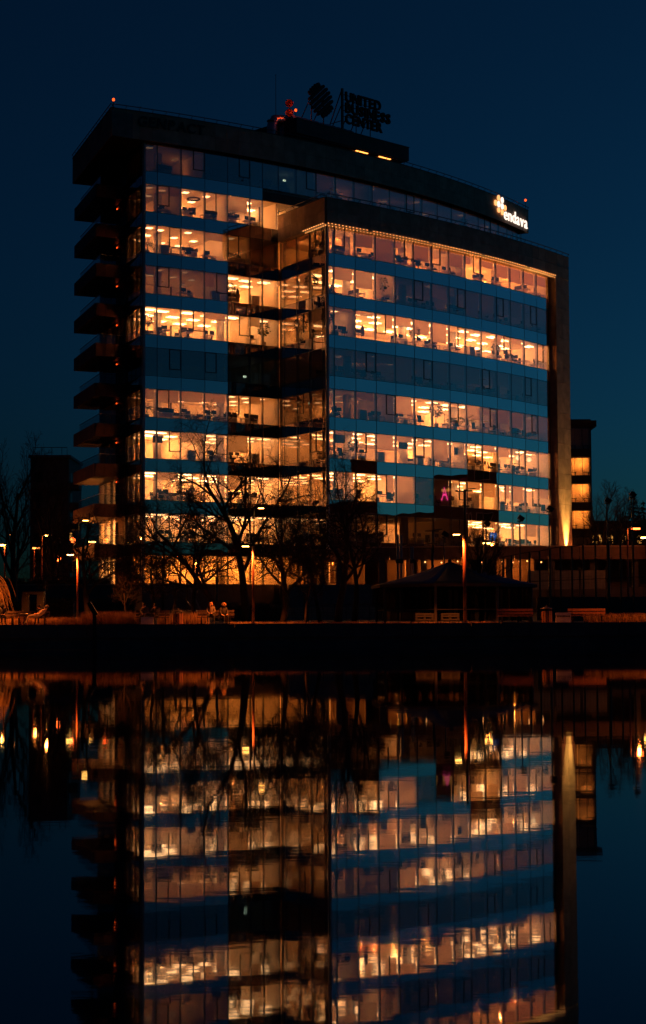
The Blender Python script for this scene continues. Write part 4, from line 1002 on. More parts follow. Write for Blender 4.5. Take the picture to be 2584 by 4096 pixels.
# ------------------------------------------------------------------ annex behind the pier
an = empty('annex_building', (36, 234, 4.5), 'narrow glass stair block lit orange behind the right pier', 'building')
X1 = gx(2364, 232, 1800); X0 = X1 - 9
MB().prism([(X0, 233.2), (X1, 233.2), (X1, 243), (X0, 243)], 4.0, 27.3).build('inner_core', MAT['room_wall'], an)
MB().prism([(X0, 231.6), (X1 + .7, 231.6), (X1 + .7, 243.4), (X0, 243.4)], 27.3, 28.1).build('roof', MAT['black_metal'], an)
rows_ = [(14.0, 16.35), (17.5, 19.85), (20.95, 23.3), (24.4, 27.2), (10.5, 12.9), (7.0, 9.4)]
for i, (a, c) in enumerate(rows_):
    for k in range(4):
        x1 = X1 - 2.3 * k; pane_ = MB().prism([(x1 - 2.26, 232.0), (x1 - .04, 232.0), (x1 - .04, 232.03), (x1 - 2.26, 232.03)], a, c).build('window_pane', MAT['vision_glass'], an)
        MB().box((x1 - 1.15, 232.02, (a + c) / 2), (.06, .09, c - a)).build('mullion', MAT['black_metal'], an)
        if i < 3:
            sl_ = MB().box((x1 - 1.1, 232.6, c - .12), (1.3, .12, .06)).build('strip_light', lampmat(1.0), an)
            if k < 2:
                l = bpy.data.lights.new('stair_light', 'POINT'); l.energy = 160; l.color = AMBER; l.shadow_soft_size = 0
                lo_ = bpy.data.objects.new('stair_light', l); COL.objects.link(lo_); lo_.parent = sl_; lo_.location = Vector((x1 - 1.1, 232.5, c - .7)) - ORG[an]
    MB().prism([(X0, 231.98), (X1, 231.98), (X1, 233.3), (X0, 233.3)], c, c + 1.1).build('floor_band', MAT['black_metal'], an)
    m_ = MB()
    for k in range(5): m_.box((X1 - .6 - 1.7 * k, 232.5, a + .45), (.9, .4, .06)); m_.box((X1 - .9 - 1.7 * k, 232.5, a + .22), (.06, .3, .45)); m_.box((X1 - .3 - 1.7 * k, 232.5, a + .22), (.06, .3, .45))
    m_.build('tables_inside', MAT['chair_fabric'], an)
MB().prism([(X1 - .14, 231.96), (X1 + .04, 231.96), (X1 + .04, 243), (X1 - .14, 243)], 4, 27.3).build('end_wall', MAT['black_metal'], an)

# ------------------------------------------------------------------ flat block at the left, far off
fb = empty('apartment_block', (-40, 268, 5), 'dark flat-roofed apartment tower far behind on the left', 'building')
YA = 265.0; xa, xb = gx(122, YA, 1900), gx(275, YA, 1900); zt_ = gz(1830, YA, 200)
MB().prism([(xa, YA), (xb, YA), (xb, YA + 14), (xa, YA + 14)], 4, zt_).build('wall', MAT['brick_far'], fb)
MB().prism([(xa - .3, YA - .3), (xb + .3, YA - .3), (xb + .3, YA + 14), (xa - .3, YA + 14)], zt_, zt_ + .35).build('roof', MAT['concrete'], fb)
for k in range(6):
    z = zt_ - 3.2 - 3.0 * k
    for x in (xa + 1.2,):
        f_ = MB().box((x, YA - .03, z + .2), (1.3, .1, 1.5)).build('window', MAT['black_metal'], fb); MB().box((x, YA - .09, z + .2), (1.1, .04, 1.3)).build('pane', MAT['vision_glass'], f_)
        b_ = MB().box((x + .2, YA - .55, z - 1.0), (2.4, 1.0, .9)).build('balcony', MAT['brick_far'], fb)
    b_ = MB().prism([(xb, YA + .6), (xb + 1.4, YA + .6), (xb + 1.4, YA + 4), (xb, YA + 4)], z - 1.5, z - .5).build('balcony', MAT['brick_far'], fb)
    f_ = MB().box((xb + .03, YA + 2.3, z + .2), (.1, 2.2, 1.7)).build('window', MAT['window_far'] if k == 3 else MAT['black_metal'], fb)
m_ = MB()
m_.tube([(xa + .3, YA + 1, zt_ + .3), (xa + .3, YA + 1, zt_ + 1.6), (xb - .4, YA + 1, zt_ + 1.6), (xb - .4, YA + 1, zt_ + .3)], .05, 4)
for k in range(1, 4): m_.tube([(xa + k * 1.5, YA + 1, zt_ + .3), (xa + k * 1.5, YA + 1, zt_ + 1.6)], .04, 4)
m_.build('roof_rail', MAT['black_metal'], fb)
# low lit building behind the trees on the right
lb = empty('low_lit_building', (58, 300, 5), 'low building with lit square windows behind trees on the right', 'building')
YL = 300.0
MB().prism([(gx(2300, YL), YL), (gx(2640, YL), YL), (gx(2640, YL), YL + 10), (gx(2300, YL), YL + 10)], 4.5, 18.5).build('wall', MAT['dark_wall'], lb)
MB().prism([(gx(2295, YL), YL - .4), (gx(2645, YL), YL - .4), (gx(2645, YL), YL + 10.4), (gx(2295, YL), YL + 10.4)], 18.5, 19.0).build('roof', MAT['black_metal'], lb)
for px in (2372, 2390, 2402, 2434, 2447, 2488, 2499, 2541, 2553, 2562):
    for py in (2147, 2166):
        c_ = at(px, py, YL - .06); f_ = MB().box(tuple(c_), (.42, .06, .6)).build('window', MAT['window_far'], lb)
        MB().box((c_.x, c_.y - .05, c_.z), (.05, .05, .6)).build('bar', MAT['black_metal'], f_)

# blocks across the water to the right: seen only mirrored in the lower glass
def block(name, vols, lab, lit=()):
    x0, x1 = vols[0][0], vols[0][1]; e = empty(name, (x0, vols[0][2], 3), lab, 'building')
    for (x0, x1, y0, y1, h) in vols:
        MB().prism([(x0, y0), (x1, y0), (x1, y1), (x0, y1)], 1.5, h).build('wall', MAT['brick_far'], e)
        MB().prism([(x0 - .3, y0 - .1), (x1, y0 - .1), (x1, y1 + .1), (x0 - .3, y1 + .1)], h, h + .4).build('roof', MAT['dark_wall'], e)
        nz = int((h - 4) / 3.2); ny = max(1, int((y1 - y0) / 3.4))
        for k in range(nz):
            for j in range(ny):
                y = y0 + (y1 - y0) * (j + .5) / ny; z = 3.5 + k * 3.2
                w_ = MB().box((x0 - .05, y, z + .9), (.1, 1.7, 1.7)).build('window', MAT['white_profile'], e); MB().box((x0 - .12, y, z + .9), (.04, 1.5, 1.5)).build('pane', MAT['screen_black'], w_)
    for y, w2 in lit: MB().box((x0 - .16 if False else 91.84, y, 21.05), (.04, w2, .42)).build('lit_window', MAT['window_far'], e)
    return e
blk = block('brick_block', [(92, 106, 148, 154, 19.5), (92, 106, 154.2, 163.5, 25.6), (92, 106, 163.7, 181.6, 17.6), (92, 106, 182, 194.8, 23.0), (92, 106, 195.2, 204.5, 26.6)], 'stepped brown block out to the right, seen only mirrored in low windows', ((184.6, .9), (186.6, 1.5), (188.3, .4)))
block('lake_block', [(96, 120, 62, 122, 13.5)], 'low brown block by the lake, seen only mirrored in low windows')
ns = empty('neon_sign', (91.8, 186.5, 20.0), 'pink neon letter on a brown block, seen mirrored in a low window', 'sign')
m_ = MB(); m_.tube([(91.78, 186.02, 20.05), (91.78, 186.5, 21.5), (91.78, 186.98, 20.05)], .1, 6); m_.tube([(91.78, 186.2, 20.55), (91.78, 186.8, 20.55)], .08, 6); m_.build('letter', MAT['neon_pink'], ns)
for y, z0_, z1_ in ((188.6, 20.3, 21.3), (191.15, 21.3, 21.7), (191.15, 22.0, 22.5), (193.7, 20.4, 21.2), (193.7, 21.5, 21.9)): MB().tube([(91.78, y, z0_), (91.78, y, z1_)], .13, 6).build('stroke', MAT['neon_pink'], ns)

# ------------------------------------------------------------------ lamps in the park
def park_lamp(px, Y, label, lit=True, h1=5.75, h2=8.6, upper_lit=True, base_z=None, cross=False, rad=.108, energy=4200, cone=114):
    x = gx(px, Y); z0 = ground_z(Y) if base_z is None else base_z
    e = empty('park_lamp', (x, Y, z0), label, 'lamp', 'twin-headed park lamps')
    MB().tube([(x, Y, z0), (x, Y, z0 + .06)], rad * 1.8, 12).build('foot_plate', MAT['post_metal'], e)
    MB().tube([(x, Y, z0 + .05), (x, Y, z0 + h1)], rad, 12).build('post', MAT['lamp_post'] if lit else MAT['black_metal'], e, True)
    MB().box((x, Y - rad, z0 + .9), (.1, .03, .3)).build('service_hatch', MAT['post_metal'], e)
    MB().tube([(x + .06, Y, z0 + h1 - .3), (x + .06, Y, z0 + h2)], rad * .45 if upper_lit else rad * .8, 8).build('upper_mast', MAT['black_metal'], e, True)
    MB().tube([(x, Y, z0 + h1), (x - .22, Y, z0 + h1 + .02)], .03, 6).build('arm', MAT['black_metal'], e)
    hd = MB().box((x - .48, Y, z0 + h1 + .05), (.56, .22, .07)).build('lamp_head', MAT['black_metal'], e)
    if lit:
        MB().box((x - .5, Y, z0 + h1 - .005), (.42, .18, .05)).build('lens', MAT['sodium'], hd)
        l = bpy.data.lights.new('lamp_light', 'SPOT'); l.energy = energy; l.color = (1.0, .17, .018); l.shadow_soft_size = .12; l.spot_size = R(cone); l.spot_blend = .3
        lo = bpy.data.objects.new('lamp_light', l); COL.objects.link(lo); lo.parent = e; lo.location = (-.5, -.14, h1 - .08)
    MB().tube([(x + .06, Y, z0 + h2 - .03), (x + .3, Y, z0 + h2)], .03, 6).build('arm', MAT['black_metal'], e)
    hd = MB().box((x + .52, Y, z0 + h2 + .03), (.5, .2, .07)).build('lamp_head', MAT['black_metal'], e)
    if upper_lit: MB().box((x + .52, Y, z0 + h2 - .025), (.36, .16, .03)).build('lens', MAT['sodium'], hd)
    if cross:
        for zz, w_ in ((h2 - .1, 1.1), (h2 - 1.1, .7)): MB().box((x, Y, z0 + zz), (w_, .14, .09)).build('cross_arm', MAT['black_metal'], e)
    return e
surf('lamp_post', (0.085, 0.024, 0.011), 0.45, 0.1, 3)  # grey posts in lamplight: the orange glow is put into the base colour
park_lamp(1859, 116.35, 'tall orange-lit park lamp in front of the striped tent', True, 5.75, 8.7, False, 1.56, True)
park_lamp(1013, 116.4, 'orange-lit park lamp beside the leaning willow, left of centre', True, 5.05, 7.55, True, 1.56, False, .082)
park_lamp(310, 121.3, 'orange-lit park lamp in the reeds left of the building', True, 4.75, 7.1, True, None, False, .068, cone=146)
park_lamp(652, 139.0, 'dark unlit park lamp in front of the ground floor corner window', False, 4.9, 6.3, False, None, True)
park_lamp(867, 146.0, 'dark unlit park lamp behind the seated woman', False, 3.6, 4.9, False, None, True)
park_lamp(1731, 139.0, 'dark unlit park lamp rising behind the tent roof', False, 5.6, 7.1, False, None, True)
park_lamp(-55, 116.4, 'park lamp just beyond the left edge', True, 5.2, 7.6, False, 1.56, energy=8000, cone=130)
park_lamp(2665, 116.4, 'park lamp just beyond the right edge', True, 5.4, 8.0, False, 1.56, energy=2200, cone=124)

def street_light(px, pyh, Y, label, mat='sodium', side=1, arm=1.0, py0=2316, energy=120, lit_post=True, col=(1, .22, .03)):
    q = at(px, pyh, Y); zb = ground_z(Y); x = q.x - side * arm
    e = empty('street_light', (x, Y, zb), label, 'street light', 'street lights around the park')
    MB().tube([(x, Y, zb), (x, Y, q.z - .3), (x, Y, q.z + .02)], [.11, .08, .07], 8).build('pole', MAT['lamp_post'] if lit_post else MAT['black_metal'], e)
    if arm > .15: MB().tube([(x, Y, q.z), (x + side * arm * .6, Y, q.z + .12), (x + side * arm, Y, q.z + .06)], .045, 6).build('arm', MAT['post_metal'], e)
    hd = MB().box((q.x, Y, q.z + .09), (.85, .32, .1)).build('lamp_head', MAT['black_metal'], e); MB().box((q.x, Y - .02, q.z - .02), (.72, .3, .13)).build('lens', MAT[mat], hd)
    if energy:
        l = bpy.data.lights.new('street_glow', 'POINT'); l.energy = energy * 2; l.color = col; l.shadow_soft_size = .15
        lo = bpy.data.objects.new('street_glow', l); COL.objects.link(lo); lo.parent = e; lo.location = Vector((q.x, Y - .1, q.z - .25)) - ORG[e]
    return e
street_light(191, 2142, 186, 'orange street light on a tall pole left of the building', side=1, arm=.6, energy=260)
street_light(8, 2180, 176, 'orange street light at the left edge behind the trees', side=-1, arm=.3, energy=260)
street_light(369, 2167, 196, 'small orange street light beside the lowest balcony', side=1, arm=.3, energy=110)
street_light(1945, 2172, 157, 'small orange street light before the lit lower offices', 'sodium', 1, .3, energy=40, lit_post=False)
street_light(2543, 2114, 158, 'red-orange cobra-head street light at the right edge', 'sodium_red', 1, .75, energy=120)
street_light(2522, 2203, 196, 'bright street light low behind the fence on the right', 'sodium', 1, .2, energy=500)
street_light(2375, 2207, 198, 'pale street light behind the fence right of the pier', 'sodium', -1, .3, energy=220, lit_post=False)
street_light(2389, 2190, 215, 'small red street light between fence posts, right of the pier', 'sodium_red', 1, .2, energy=0, lit_post=False)
street_light(2578, 2150, 190, 'orange street light cut by the right edge', 'sodium', -1, .3, energy=100)
street_light(145, 2192, 182, 'dim orange street light left of the tall one', 'sodium_dim', 1, .2, energy=60)
street_light(52, 2137, 230, 'tiny distant street light above the left trees', 'sodium_dim', 1, .2, energy=0, lit_post=False)
street_light(2585 - 150, 2225, 230, 'small distant street light between the slanted columns', 'sodium_dim', 1, .2, energy=0, lit_post=False)
# globe lamp and traffic signal on the left
q = at(233, 2235, 180); e = empty('globe_post_lamp', (q.x, 180, ground_z(180)), 'small orange globe lamp on a thin post, far left', 'lamp')
MB().tube([(q.x, 180, ground_z(180)), (q.x, 180, q.z - .15)], .05, 6).build('post', MAT['lamp_post'], e); MB().ball((q.x, 180, q.z), .26, 0, 10, 7).build('globe', MAT['sodium_red'], e, True)
q = at(292, 2161, 190); e = empty('traffic_signal', (q.x, 190, ground_z(190)), 'traffic signal showing bright red, left of the balconies', 'traffic signal')
MB().tube([(q.x, 190.1, ground_z(190)), (q.x, 190.1, q.z + .5)], .06, 6).build('post', MAT['black_metal'], e); MB().box((q.x, 190, q.z - .25), (.34, .2, 1.0)).build('housing', MAT['black_metal'], e)
MB().ball((q.x, 189.88, q.z), .27, 0, 10, 7).build('red_lens', MAT['sodium_red'], e, True)
for k in range(1, 3): MB().ball((q.x, 189.9, q.z - .3 * k), .1, 0, 8, 5).build('dark_lens', MAT['screen_black'], e)

# slim floodlight poles of the sports court
for k, (px, pt, Y, lab) in enumerate(((2196, 2048, 137, 'tall floodlight pole before the right end of the lit offices'), (2079, 2086, 137, 'floodlight pole left of the taller one, before the pier'), (1776, 2150, 137, 'short floodlight pole rising left of the tent peak'), (2428, 2015, 142, 'tall floodlight pole right of the annex'), (2527, 1991, 142, 'tallest floodlight pole near the right edge'), (1944, 2106, 142, 'floodlight pole behind the bare tree right of the tent'))):
    q = at(px, pt, Y); zb = ground_z(Y); e = empty('floodlight_pole', (q.x, Y, zb), lab, 'floodlight pole', 'floodlight poles of the court')
    MB().tube([(q.x, Y, zb), (q.x, Y, q.z)], [.075, .05], 7).build('pole', MAT['post_metal'], e)
    MB().box((q.x + .1, Y, q.z + .25), (.5, .3, .36), 0, 0, ('Y', .6)).build('floodlight', MAT['black_metal'], e); MB().box((q.x - .05, Y, q.z + .02), (.3, .2, .1)).build('bracket', MAT['black_metal'], e)
# grey twin masts
for px, pt, pb, lab in ((1597, 2139, 2310, 'pair of pale grey metal masts left of the tent peak'), (1647, 2185, 2300, 'thinner pair of grey masts behind the tent roof'), (1224, 2127, 2365, 'pair of dull grey masts behind the orange-lit sapling')):
    Y = 141.0; e = empty('twin_mast', (gx(px, Y), Y, ground_z(Y)), lab, 'mast', 'grey twin masts'); q = at(px, pt, Y); w_ = .13 if px != 1647 else .08
    for s_ in (-1, 1): MB().tube([(q.x + s_ * w_, Y, ground_z(Y)), (q.x + s_ * w_, Y, q.z)], w_ * .72, 8).build('mast', MAT['steel_dull'], e, True)
    MB().box((q.x, Y, gz(2245, Y, px)), (w_ * 4.6, .25, .35)).build('bracket', MAT['post_metal'], e)

# tall court fence
fe = empty('court_fence', (30, 138, 1.7), 'tall black netting fence of the sports court on the right', 'fence')
FP = [(2012, 2228), (2046, 2222), (2080, 2214), (2118, 2208), (2158, 2204), (2200, 2195), (2241, 2187), (2287, 2186), (2332, 2180), (2381, 2176), (2432, 2170), (2481, 2166), (2532, 2160), (2585, 2156)]
tops = []
for px, py in FP:
    q = at(px, py, 138); tops.append(q); MB().tube([(q.x, 138, ground_z(138)), (q.x, 138, q.z)], .075 if px != 2432 else .13, 6).build('post', MAT['black_metal'], fe)
MB().tube(tops, .03, 4).build('top_rail', MAT['black_metal'], fe)
MB().tube([(q.x, 138, gz(2330 - (q.x - tops[0].x) * 2, 138, 2300)) for q in tops], .025, 4).build('middle_rail', MAT['black_metal'], fe)
m_ = MB()
for k in range(11):
    f_ = (k + 1) / 12; m_.tube([(q.x, 138, 1.7 + (q.z - 1.7) * f_) for q in tops], .006, 3, 0, False)
x = tops[0].x
while x < tops[-1].x:
    i = max(j for j in range(len(tops)) if tops[j].x <= x); i = min(i, len(tops) - 2); f_ = (x - tops[i].x) / (tops[i + 1].x - tops[i].x)
    m_.tube([(x, 138, 1.7), (x, 138, tops[i].z + (tops[i + 1].z - tops[i].z) * f_)], .006, 3, 0, False); x += .22
tag(m_.build('netting', MAT['black_metal'], fe), kind='stuff')
MB().prism([(tops[4].x, 140), (tops[-1].x + 4, 140), (tops[-1].x + 4, 140.25), (tops[4].x, 140.25)], 1.6, 3.6).build('base_boards', MAT['dark_wall'], fe)

# slanted lit columns of a canopy beyond the fence
e = empty('canopy_columns', (41, 200, 4), 'slanted columns lit yellow by a street light beyond the fence', 'columns')
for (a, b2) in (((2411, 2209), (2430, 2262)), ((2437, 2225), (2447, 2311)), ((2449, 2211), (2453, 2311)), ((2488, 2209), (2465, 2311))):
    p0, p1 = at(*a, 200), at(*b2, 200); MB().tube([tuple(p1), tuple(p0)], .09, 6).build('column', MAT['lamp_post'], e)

# ------------------------------------------------------------------ striped tent pavilion
YT = 128.0; tcx = gx(1812, YT); tw = empty('tent_pavilion', (tcx, YT, 1.55), 'dark eight-sided tent pavilion with beige and blue striped roof', 'pavilion')
ap = at(1794, 2247, YT); er = (gx(2143, YT) - gx(1478, YT)) / 2; ez_ = gz(2341, YT, 1800)
cor = []
for k in range(8):
    a = R(-90 + 22.5 + 45 * k + 6); cor.append(Vector((tcx + er * 1.02 * math.cos(a), YT + er * 1.02 * math.sin(a), ez_)))
cols_ = ['canvas_beige', 'canvas_blue', 'canvas_brown', 'canvas_beige', 'canvas_blue', 'canvas_brown', 'canvas_beige', 'canvas_blue']
apx = Vector((tcx - .2, YT, ap.z))
order = {6: 'canvas_blue', 7: 'canvas_brown', 0: 'canvas_blue', 5: 'canvas_beige', 4: 'canvas_beige', 1: 'canvas_brown', 2: 'canvas_beige', 3: 'canvas_blue'}
for k in range(8):
    a, c = cor[k], cor[(k + 1) % 8]; m_ = MB(); n_ = 6
    for j in range(n_ + 1):
        f_ = j / n_; sag = -.10 * math.sin(math.pi * f_)
        for i in range(5):
            q = (a + (c - a) * i / 4); pt = q + (apx - q) * f_; m_.v.append((pt.x, pt.y, pt.z + sag * (1 + .3 * math.sin(i * 1.57))))
    for j in range(n_):
        for i in range(4): m_.f.append((j * 5 + i, j * 5 + i + 1, (j + 1) * 5 + i + 1, (j + 1) * 5 + i)); m_.m.append(0)
    o = m_.build('roof_panel', MAT[order[k]], tw, True)
    md = o.modifiers.new('cloth', 'SOLIDIFY'); md.thickness = .02
    v0 = a + Vector((0, 0, -.22)); v1 = c + Vector((0, 0, -.22)); MB().add([a, c, v1, v0, a + Vector((0, .02, 0)), c + Vector((0, .02, 0)), v1 + Vector((0, .02, 0)), v0 + Vector((0, .02, 0))], [(0, 1, 2, 3), (7, 6, 5, 4), (3, 2, 6, 7), (0, 3, 7, 4), (1, 5, 6, 2)]).build('valance', MAT['canvas_brown'], tw)
    ii = a * .93 + Vector((tcx, YT, ez_)) * .07; jj = c * .93 + Vector((tcx, YT, ez_)) * .07
    MB().tube([(ii.x, ii.y, 1.5), (ii.x, ii.y, ez_)], .1, 8).build('post', MAT['dark_wall'], tw)
    for i in range(3):
        u = ii + (jj - ii) * (i / 3 + .03); v = ii + (jj - ii) * ((i + 1) / 3 - .03)
        t_ = (v - u).normalized(); nn = Vector((t_.y, -t_.x, 0)) * .012
        MB().prism([(u.x, u.y), (v.x, v.y), (v.x + nn.x, v.y + nn.y), (u.x + nn.x, u.y + nn.y)], 1.75, ez_ - .15).build('plastic_curtain', MAT['plastic'], tw)
    MB().tube([(ii.x, ii.y, 2.5), (jj.x, jj.y, 2.5)], .04, 5).build('wall_rail', MAT['dark_wall'], tw)
MB().ball((apx.x, apx.y, apx.z + .02), .14, 0, 10, 6).build('finial', MAT['canvas_brown'], tw)
for k, px in enumerate((1698, 1800)):                    # white pallet benches before the tent
    Y = 121.2; x = gx(px, Y); e = empty('pallet_bench', (x, Y, 1.55), 'white pallet bench in front of the tent, %s one' % ('left', 'right')[k], 'bench', 'white pallet benches')
    w_ = 1.25
    for z in (.05, .22, .45, .6): MB().box((x, Y, 1.55 + z + .03), (w_, .12 if z > .3 else .7, .1)).build('board', MAT['pallet_paint'], e)
    for s_ in (-.55, 0, .55): MB().box((x + s_, Y + .02, 1.55 + .34), (.14, .1, .66)).build('upright', MAT['pallet_paint'], e)

# ------------------------------------------------------------------ benches, bins, boxes on the promenade
def bench(px, Y, w_, lab, rz=0.0, face=1, mat='bench_wood'):
    """slatted bench; face=1: seat towards the lake, back boards behind it; face=-1: turned to the park, back to the lake"""
    x = gx(px, Y); z = 1.56; e = empty('park_bench', (x, Y, z), lab, 'bench', 'slatted park benches', 0)
    M = Matrix.Rotation(rz, 3, 'Z'); P_ = lambda a, b_, c_: tuple(Vector((x, Y, z)) + M @ Vector((a, b_, c_)))
    for k in range(4): MB().box(P_(0, face * (-.22 + .14 * k), .44), (w_, .11, .045), rz).build('seat_slat', MAT[mat], e)
    for k in range(2): MB().box(P_(0, face * (.30 + .05 * k), .62 + .21 * k), (w_, .045, .15), rz, 0, ('X', -.15 * face)).build('back_slat', MAT[mat], e)
    for s_ in (-.38, .38):
        m_ = MB(); m_.box(P_(s_ * w_, face * -.18, .21), (.07, .07, .42), rz); m_.box(P_(s_ * w_, face * .22, .21), (.07, .07, .42), rz); m_.box(P_(s_ * w_, 0, .405), (.07, .55, .04), rz); m_.tube([P_(s_ * w_, face * .24, .4), P_(s_ * w_, face * .40, .93)], .03, 5)
        m_.build('leg_frame', MAT['black_metal'], e)
        m2 = MB()
        for zz, yy in ((.62, .30), (.83, .35)):
            for q in (-.04, .04): m2.ball(P_(s_ * w_ + q, face * yy - .035, zz + q), .018, 0, 5, 3)
        m2.build('bolts', MAT['steel'], e)
    return e
bench(2062, 116.7, 2.35, 'slatted orange-brown bench left of the round bin', .02)
bench(2348, 117.1, 2.45, 'slatted bench right of the small white board', -.03)
bench(610, 117.0, 2.2, 'bench under the pair sitting behind the white board', .02, mat='bench_dark')
bench(862, 117.0, 2.4, 'bench under the long-haired woman and her friend', -.02, mat='bench_dark')
bench(128, 117.0, 2.2, 'bench under the reclining person in the pale jacket', .03, mat='bench_dark')
bench(4, 117.2, 2.0, 'bench at the left edge under the dark sitter', 0, mat='bench_dark')
def bin_(px, Y, h, r_, lab):
    x = gx(px, Y); z = 1.56; e = empty('litter_bin', (x, Y, z), lab, 'litter bin', 'round litter bins')
    MB().lathe((x, Y, z), [(r_ * .8, 0), (r_ * .8, h * .72)], 14).build('drum', MAT['post_metal'], e, True)
    m_ = MB()
    for k in range(12): a = 2 * math.pi * k / 12; m_.box((x + r_ * .86 * math.cos(a), Y + r_ * .86 * math.sin(a), z + h * .36), (.03, .14, h * .7), a)
    m_.build('staves', MAT['wood'], e)
    for k in range(4): a = R(45 + 90 * k); MB().tube([(x + r_ * .8 * math.cos(a), Y + r_ * .8 * math.sin(a), z + h * .7), (x + r_ * .8 * math.cos(a), Y + r_ * .8 * math.sin(a), z + h * .86)], .02, 5).build('lid_post', MAT['black_metal'], e)
    MB().lathe((x, Y, z + h * .84), [(r_ * 1.08, 0), (r_ * 1.05, .04), (r_ * .5, .11), (.04, .15), (.035, .2), (.05, .23), (.01, .27)], 16).build('lid', MAT['post_metal'], e, True)
bin_(2186, 116.6, 1.05, .38, 'round bin with domed lid between the two right benches')
bin_(713, 116.5, .95, .36, 'round bin with domed lid between the two seated pairs')
bin_(93, 117.9, .82, .33, 'small domed bin behind the reclining person')
def board_box(x0, x1, pt, Y, lab, mat, marks):
    xa_, xb_ = gx(x0, Y), gx(x1, Y); h = gz(pt, Y, (x0 + x1) / 2) - 1.56; xc = (xa_ + xb_) / 2; e = empty('notice_board', (xc, Y, 1.56), lab, 'board', 'low white boards')
    MB().box((xc, Y, 1.56 + h / 2), (xb_ - xa_, .06, h), .0, 0, ('X', -.12)).build('panel', MAT[mat], e)
    MB().box((xc, Y + .18, 1.56 + h / 2 - .03), (xb_ - xa_ - .04, .04, h), 0, 0, ('X', .3)).build('rear_panel', MAT[mat], e)
    if marks:
        m_ = MB(); rg2 = random.Random(5)
        for k in range(9): m_.box((xa_ + .1 + k * (xb_ - xa_ - .2) / 8, Y - .05, 1.56 + h * .62), (.07, .01, .09 + .03 * rg2.random()))
        m_.build('dark_lettering_marks', MAT['dark_wall'], e)
board_box(2222, 2283, 2450, 115.95, 'low white board with a dark strip beside the round bin', 'white_paint', True)
board_box(564, 614, 2468, 115.95, 'low white board before the seated pair on the left', 'white_paint', False)
# info panel on a post standing at the water's edge
x = gx(379, 114.75); e = empty('info_panel', (x, 114.75, 0), 'dark tilted information panel on a post at the water edge', 'sign')
MB().box((x, 114.75, 1.0), (.24, .12, 2.6)).build('post', MAT['black_metal'], e); MB().box((x - .12, 114.7, 2.55), (.26, .5, .95), 0, 0, ('Y', -.55)).build('panel', MAT['black_metal'], e)
# road sign and dark frame kiosk on the left
Y = 130; x = gx(181, Y); e = empty('road_sign', (x, Y, 1.62), 'back of a grey square road sign on a thin post', 'sign')
MB().tube([(x, Y, 1.6), (x, Y, gz(2325, Y, 181))], .035, 6).build('post', MAT['steel'], e); MB().box((x, Y + .05, gz(2343, Y, 181)), (.44, .03, .5)).build('plate', MAT['post_metal'], e)
Y = 127; e = empty('frame_kiosk', (gx(135, Y), Y, 1.6), 'dark square portal frame standing behind the reclining person', 'kiosk')
xa_, xb_ = gx(92, Y), gx(177, Y); zt2 = gz(2378, Y, 130)
MB().box((xa_ + .2, Y, (1.6 + zt2) / 2), (.45, .7, zt2 - 1.6)).build('upright', MAT['black_metal'], e); MB().box((xb_ - .25, Y, (1.6 + zt2) / 2), (.45, .7, zt2 - 1.6)).build('upright', MAT['black_metal'], e)
MB().box(((xa_ + xb_) / 2, Y, zt2 + .1), (xb_ - xa_, .75, .2)).build('lintel', MAT['black_metal'], e); MB().box(((xa_ + xb_) / 2, Y, 1.9), (xb_ - xa_ - .5, .6, .6)).build('base', MAT['black_metal'], e)
# playground slide
Y = 128.0; p0 = at(718, 2322, Y); p1 = at(816, 2447, Y); e = empty('playground_slide', (p0.x, Y, 1.62), 'playground slide with ladder and handrails behind the round bin', 'slide')
m_ = MB().box((p0.x + .15, Y, 2.6), (.9, .9, .08))
for dx in (-.25, .55):
    for dy in (-.4, .4): m_.box((p0.x + dx, Y + dy, (1.6 + p0.z) / 2), (.07, .07, p0.z - 1.6))
m_.build('tower', MAT['post_metal'], e)
for dy in (-.4, .4): MB().tube([(p0.x + .5, Y + dy, p0.z), (p1.x, Y + dy, 2.05)], .03, 6).build('handrail', MAT['steel_dull'], e)
m_ = MB(); m_.add([(p0.x + .5, Y - .38, 3.25), (p0.x + .5, Y + .38, 3.25), (p1.x + .3, Y + .38, 1.75), (p1.x + .3, Y - .38, 1.75), (p0.x + .5, Y - .38, 3.17), (p0.x + .5, Y + .38, 3.17), (p1.x + .3, Y + .38, 1.67), (p1.x + .3, Y - .38, 1.67)], [(0, 1, 2, 3), (7, 6, 5, 4), (0, 3, 7, 4), (1, 5, 6, 2), (0, 4, 5, 1), (3, 2, 6, 7)]).build('slide_bed', MAT['steel_dull'], e)
for k in range(5): MB().box((p0.x - .45 - .0 * k, Y, 1.75 + .28 * k), (.1, .75, .05)).build('rung', MAT['post_metal'], e)
m_ = MB()
for dy in (-.38, .38): m_.tube([(p0.x - .6, Y + dy, 1.6), (p0.x - .3, Y + dy, 3.3)], .03, 5)
m_.build('ladder_side', MAT['post_metal'], e)
m_ = MB()
for k in range(1, 6): f_ = k / 6; m_.tube([(p0.x + .5 + (p1.x - p0.x - .5) * f_, Y - .4, p0.z + (2.05 - p0.z) * f_), (p0.x + .5 + (p1.x - p0.x - .5) * f_, Y - .4, 3.2 + (1.75 - 3.2) * f_)], .015, 4)
m_.build('balusters', MAT['steel_dull'], e)
